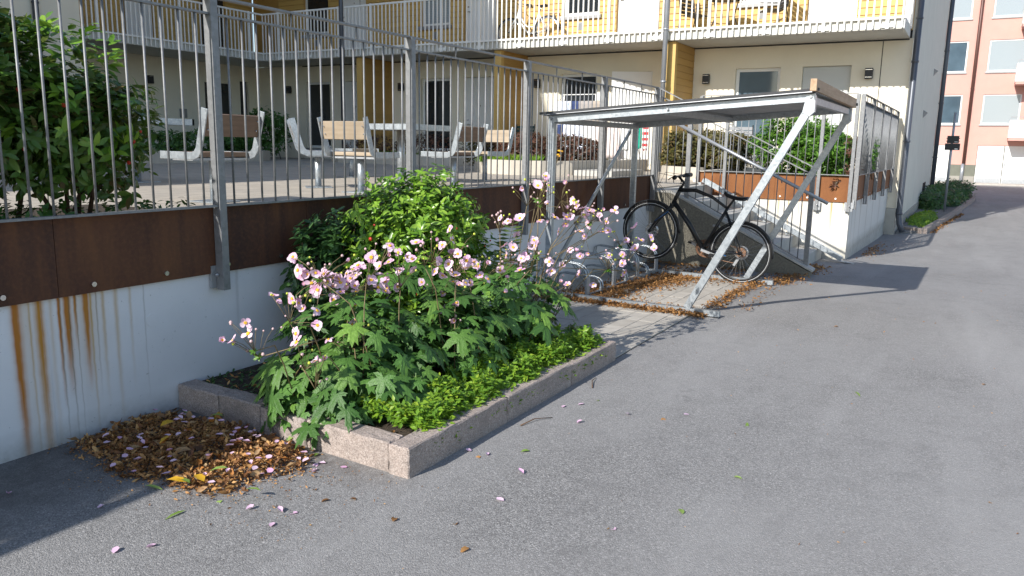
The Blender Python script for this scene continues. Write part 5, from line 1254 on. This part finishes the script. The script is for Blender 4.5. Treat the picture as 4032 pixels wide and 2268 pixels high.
while len(xy) < 230:
    x, y = rng.uniform(1.7, 2.69), rng.uniform(2.4, 3.75)
    if in_pile(x, y) < 1.02: xy.append((x, y))
litter('leaf_litter', 'larger curled brown and russet leaves lying on top of the pile', L_DRYB, xy, lambda x, y: .02+max(0, 1-in_pile(x, y))*.055, .03, .055, (2.35, 3.1, 0), .45)
xy = []
for k in range(11000):
    r_ = rng.random()
    if r_ < .24: x, y = X1+rng.normal(-.06, .05), rng.uniform(1.95, 3.6)
    elif r_ < .36: x, y = X1+abs(rng.normal(.05, .07)), rng.uniform(2.0, 3.6)
    elif r_ < .78:
        x = rng.uniform(6.95, 9.0); x_ph = x*2.1; y = 3.02+rng.normal(0, .17)-.14*math.sin(2+x_ph*1.0)
    elif r_ < .86: x, y = X2+rng.normal(-.08, .16), rng.uniform(1.9, 3.4)
    elif r_ < .92: x, y = rng.uniform(9.15, 10.1), 1.80+rng.normal(0, .10)
    else: x, y = rng.uniform(7.2, 9.1), 2.0+rng.normal(0, .05)-.25*(rng.random() < .1)
    if y < 3.72 and x < 10.15: xy.append((x, y))
litter('leaf_litter', 'rusty dry leaves swept along the shelter base and rack', L_DRYO, xy, lambda x, y: gz(x)+.016+abs(rng.normal(0, .012)), .016, .036, (8, 2.9, 0))
xy = [(10.15-abs(rng.normal(0, .05))-.02 if k % 3 == 0 else rng.uniform(9.1, 10.15), rng.uniform(2.3, 3.7)) for k in range(900)]
litter('leaf_litter', 'dry leaves behind the bicycle at the foot of the stair wall', L_DRYO, xy, lambda x, y: gz(x)+.016+abs(rng.normal(0, .012)), .016, .036, (9.6, 3, 0))
xy = [(rng.uniform(10.45, 11.4), 1.86-abs(rng.normal(0, .14))) for k in range(700)]+[(rng.normal(14.6, .7), 1.40-abs(rng.normal(0, .10))) for k in range(260)]+[(rng.uniform(19.4, 26), .72-.068*0-abs(rng.normal(0, .05))) for k in range(0)]
litter('leaf_litter', 'dark damp leaves at the foot of the stairs', L_DRY, xy, lambda x, y: gz(x)+.008+abs(rng.normal(0, .008)), .02, .04, (11, 1.7, -.08))
xy = [(x, .80-(x-19.14)*.0726-.10-abs(rng.normal(0, .05))) for x in rng.uniform(19.3, 26, 420)]
litter('leaf_litter', 'orange leaf crumbs along the far granite kerb', L_DRYO, xy, lambda x, y: -.242, .03, .06, (22, .5, -.25))
xy = [(rng.uniform(2.85, 4.9), rng.uniform(2.2, 3.7)) for k in range(700)]
litter('leaf_litter', 'dry leaves caught between the plants on the bed soil', L_DRY, xy, lambda x, y: .122+abs(rng.normal(0, .006)), .02, .04, (3.8, 2.8, .11))
xy = [(x, y) for x, y in ((rng.uniform(1.9, 3.0), rng.uniform(1.9, 2.7)) for k in range(420)) if x < 2.66 and abs(y-2.35) < .35*rng.random()+.1]
litter('leaf_crumbs', 'tiny dark leaf crumbs along the front of the granite kerb', L_DRY, xy, lambda x, y: .004, .004, .012, (2.5, 2.3, 0))
xy = [(rng.uniform(1.2, 12), rng.uniform(-1.5, 2.0)) for k in range(260)]
litter('leaf_crumbs', 'tiny leaf and twig crumbs scattered over the asphalt', L_DRY, xy, lambda x, y: gz(x)+.004, .005, .016, (4, 0, 0))
# single fallen petals and leaves
PET_V = np.array([(0, 0, .02), (.3, .28, .10), (.75, .33, .12), (1, .08, .10), (1, -.08, .12), (.75, -.33, .10), (.3, -.28, .14), (.5, 0, 0)]); PET_F = np.array([(7, k, (k+1) % 7) for k in range(7)])
pet_me = [fast_mesh('petal', PET_V*np.array([1, w, z]), PET_F, P_FALL, True) for w, z in ((1, 1), (.8, 2.2), (1.1, .6))]
LV6 = LEAF_V*np.array([1, 1.25, 1.6])
leaf_me = {'y': fast_mesh('leaf_blade', LV6, LEAF_F, L_YEL, True), 'g': fast_mesh('leaf_blade', LV6, LEAF_F, L_GRN, True), 'b': fast_mesh('leaf_blade', LV6*np.array([1, 1.3, 2]), LEAF_F, L_DRYO, True), 'n': fast_mesh('leaf_blade', LEAF_V*np.array([1, .45, 1]), LEAF_F, L_GRN, True)}
def fallen(me, name, label, cat, group, p, s):
    o = inst(me, name, None, p, (random.uniform(-.25, .25), random.uniform(-.25, .25), random.uniform(0, 6.28)), (s, s, s)); tag(o, label, cat, group)
LP_, LG_ = 'pale pink petal lying on the bare grey asphalt', 'fallen petals on the asphalt'
for (a, b_) in ((20, 1240), (262, 1270), (285, 1392), (366, 1378), (618, 1283), (710, 1289), (750, 1289), (681, 1325), (1268, 1260), (1317, 1192), (1226, 1146), (1187, 1133), (1455, 1018), (1416, 1025), (1583, 1040), (1451, 1065), (1356, 980), (1374, 985), (1548, 1333), (785, 1188), (875, 1175), (800, 1165), (1345, 955), (820, 1165), (1722, 1043)):
    fallen(random.choice(pet_me), 'fallen_petal', LP_, 'petal', LG_, onz(a, b_, .004), random.uniform(.032, .042))
LP_, LG_ = 'pink petal lying on the pile of brown leaves', 'fallen petals on the leaf pile'
xy = []
while len(xy) < 3200:
    x, y = rng.uniform(1.4, 2.69), rng.uniform(2.1, 3.75)
    if in_pile(x, y) < 1+1.3*rng.random()**4: xy.append((x, y))
litter('leaf_crumbs', 'fine brown crumbs round the edge of the leaf pile', L_DRY, xy, lambda x, y: .005, .004, .014, (2.35, 3.1, 0))
n = 0
while n < 64:
    x, y = rng.uniform(1.75, 2.66), rng.uniform(2.45, 3.7)
    if y > 3.1 and rng.random() < .45: continue
    e = in_pile(x, y)
    if e < 1.05: fallen(random.choice(pet_me), 'fallen_petal', LP_, 'petal', LG_, (x, y, .036+max(0, 1-e)*.06), random.uniform(.028, .042)); n += 1
for key, lab, grp, pts_, s, nm in (
    ('y', 'yellow leaf lying on the brown leaf pile', 'yellow leaves on the pile', [(440, 1100), (540, 1030), (470, 1235), (515, 1238), (440, 1140), (565, 1050)], .085, 'fallen_leaf'),
    ('g', 'green leaf lying on the brown leaf pile', 'green leaves on the pile', [(528, 1075), (755, 1105), (618, 1252), (575, 1210), (480, 1238), (470, 1060)], .075, 'fallen_leaf'),
    ('g', 'green leaf lying alone on the open asphalt', 'green leaves on the asphalt', [(800, 1140), (1505, 1008), (1718, 1293), (560, 1258), (1333, 1133), (1845, 1198)], .05, 'fallen_leaf'),
    ('b', 'brown curled leaf lying alone on the asphalt', 'brown leaves on the asphalt', [(988, 1312), (1147, 1320), (830, 1257), (1210, 1148), (1672, 1052), (1180, 1378), (100, 1130), (880, 1255), (2110, 822), (2480, 966)], .04, 'fallen_leaf'),
    ('n', 'thin pale green blade on the asphalt', 'thin blades on the asphalt', [(1880, 1062), (410, 1232), (468, 1283), (2150, 985)], .10, 'fallen_grass')):
    for (a, b_) in pts_:
        p = onz(a, b_, .004)
        if 'pile' in grp: p.z = .042+max(0, 1-in_pile(p.x, p.y))*.06
        fallen(leaf_me[key], nm, lab, 'leaf', grp, p, s*random.uniform(.8, 1.15))
for (a, b_, c_, d_) in ((1310, 1070, 1390, 1050), (1322, 1020, 1330, 1000), (690, 1062, 770, 1055), (1490, 975, 1500, 950)):
    p, q = onz(a, b_, .006), onz(c_, d_, .006); m = p.lerp(q, .5)+Vector((.01, .02, .008))
    tag(MB().tube([p, m, q], [.004, .003, .002], 5).build('twig', M_STEMR, None, tuple(p), smooth=True), 'thin brown twig lying on the asphalt', 'twig', 'twigs on the asphalt')
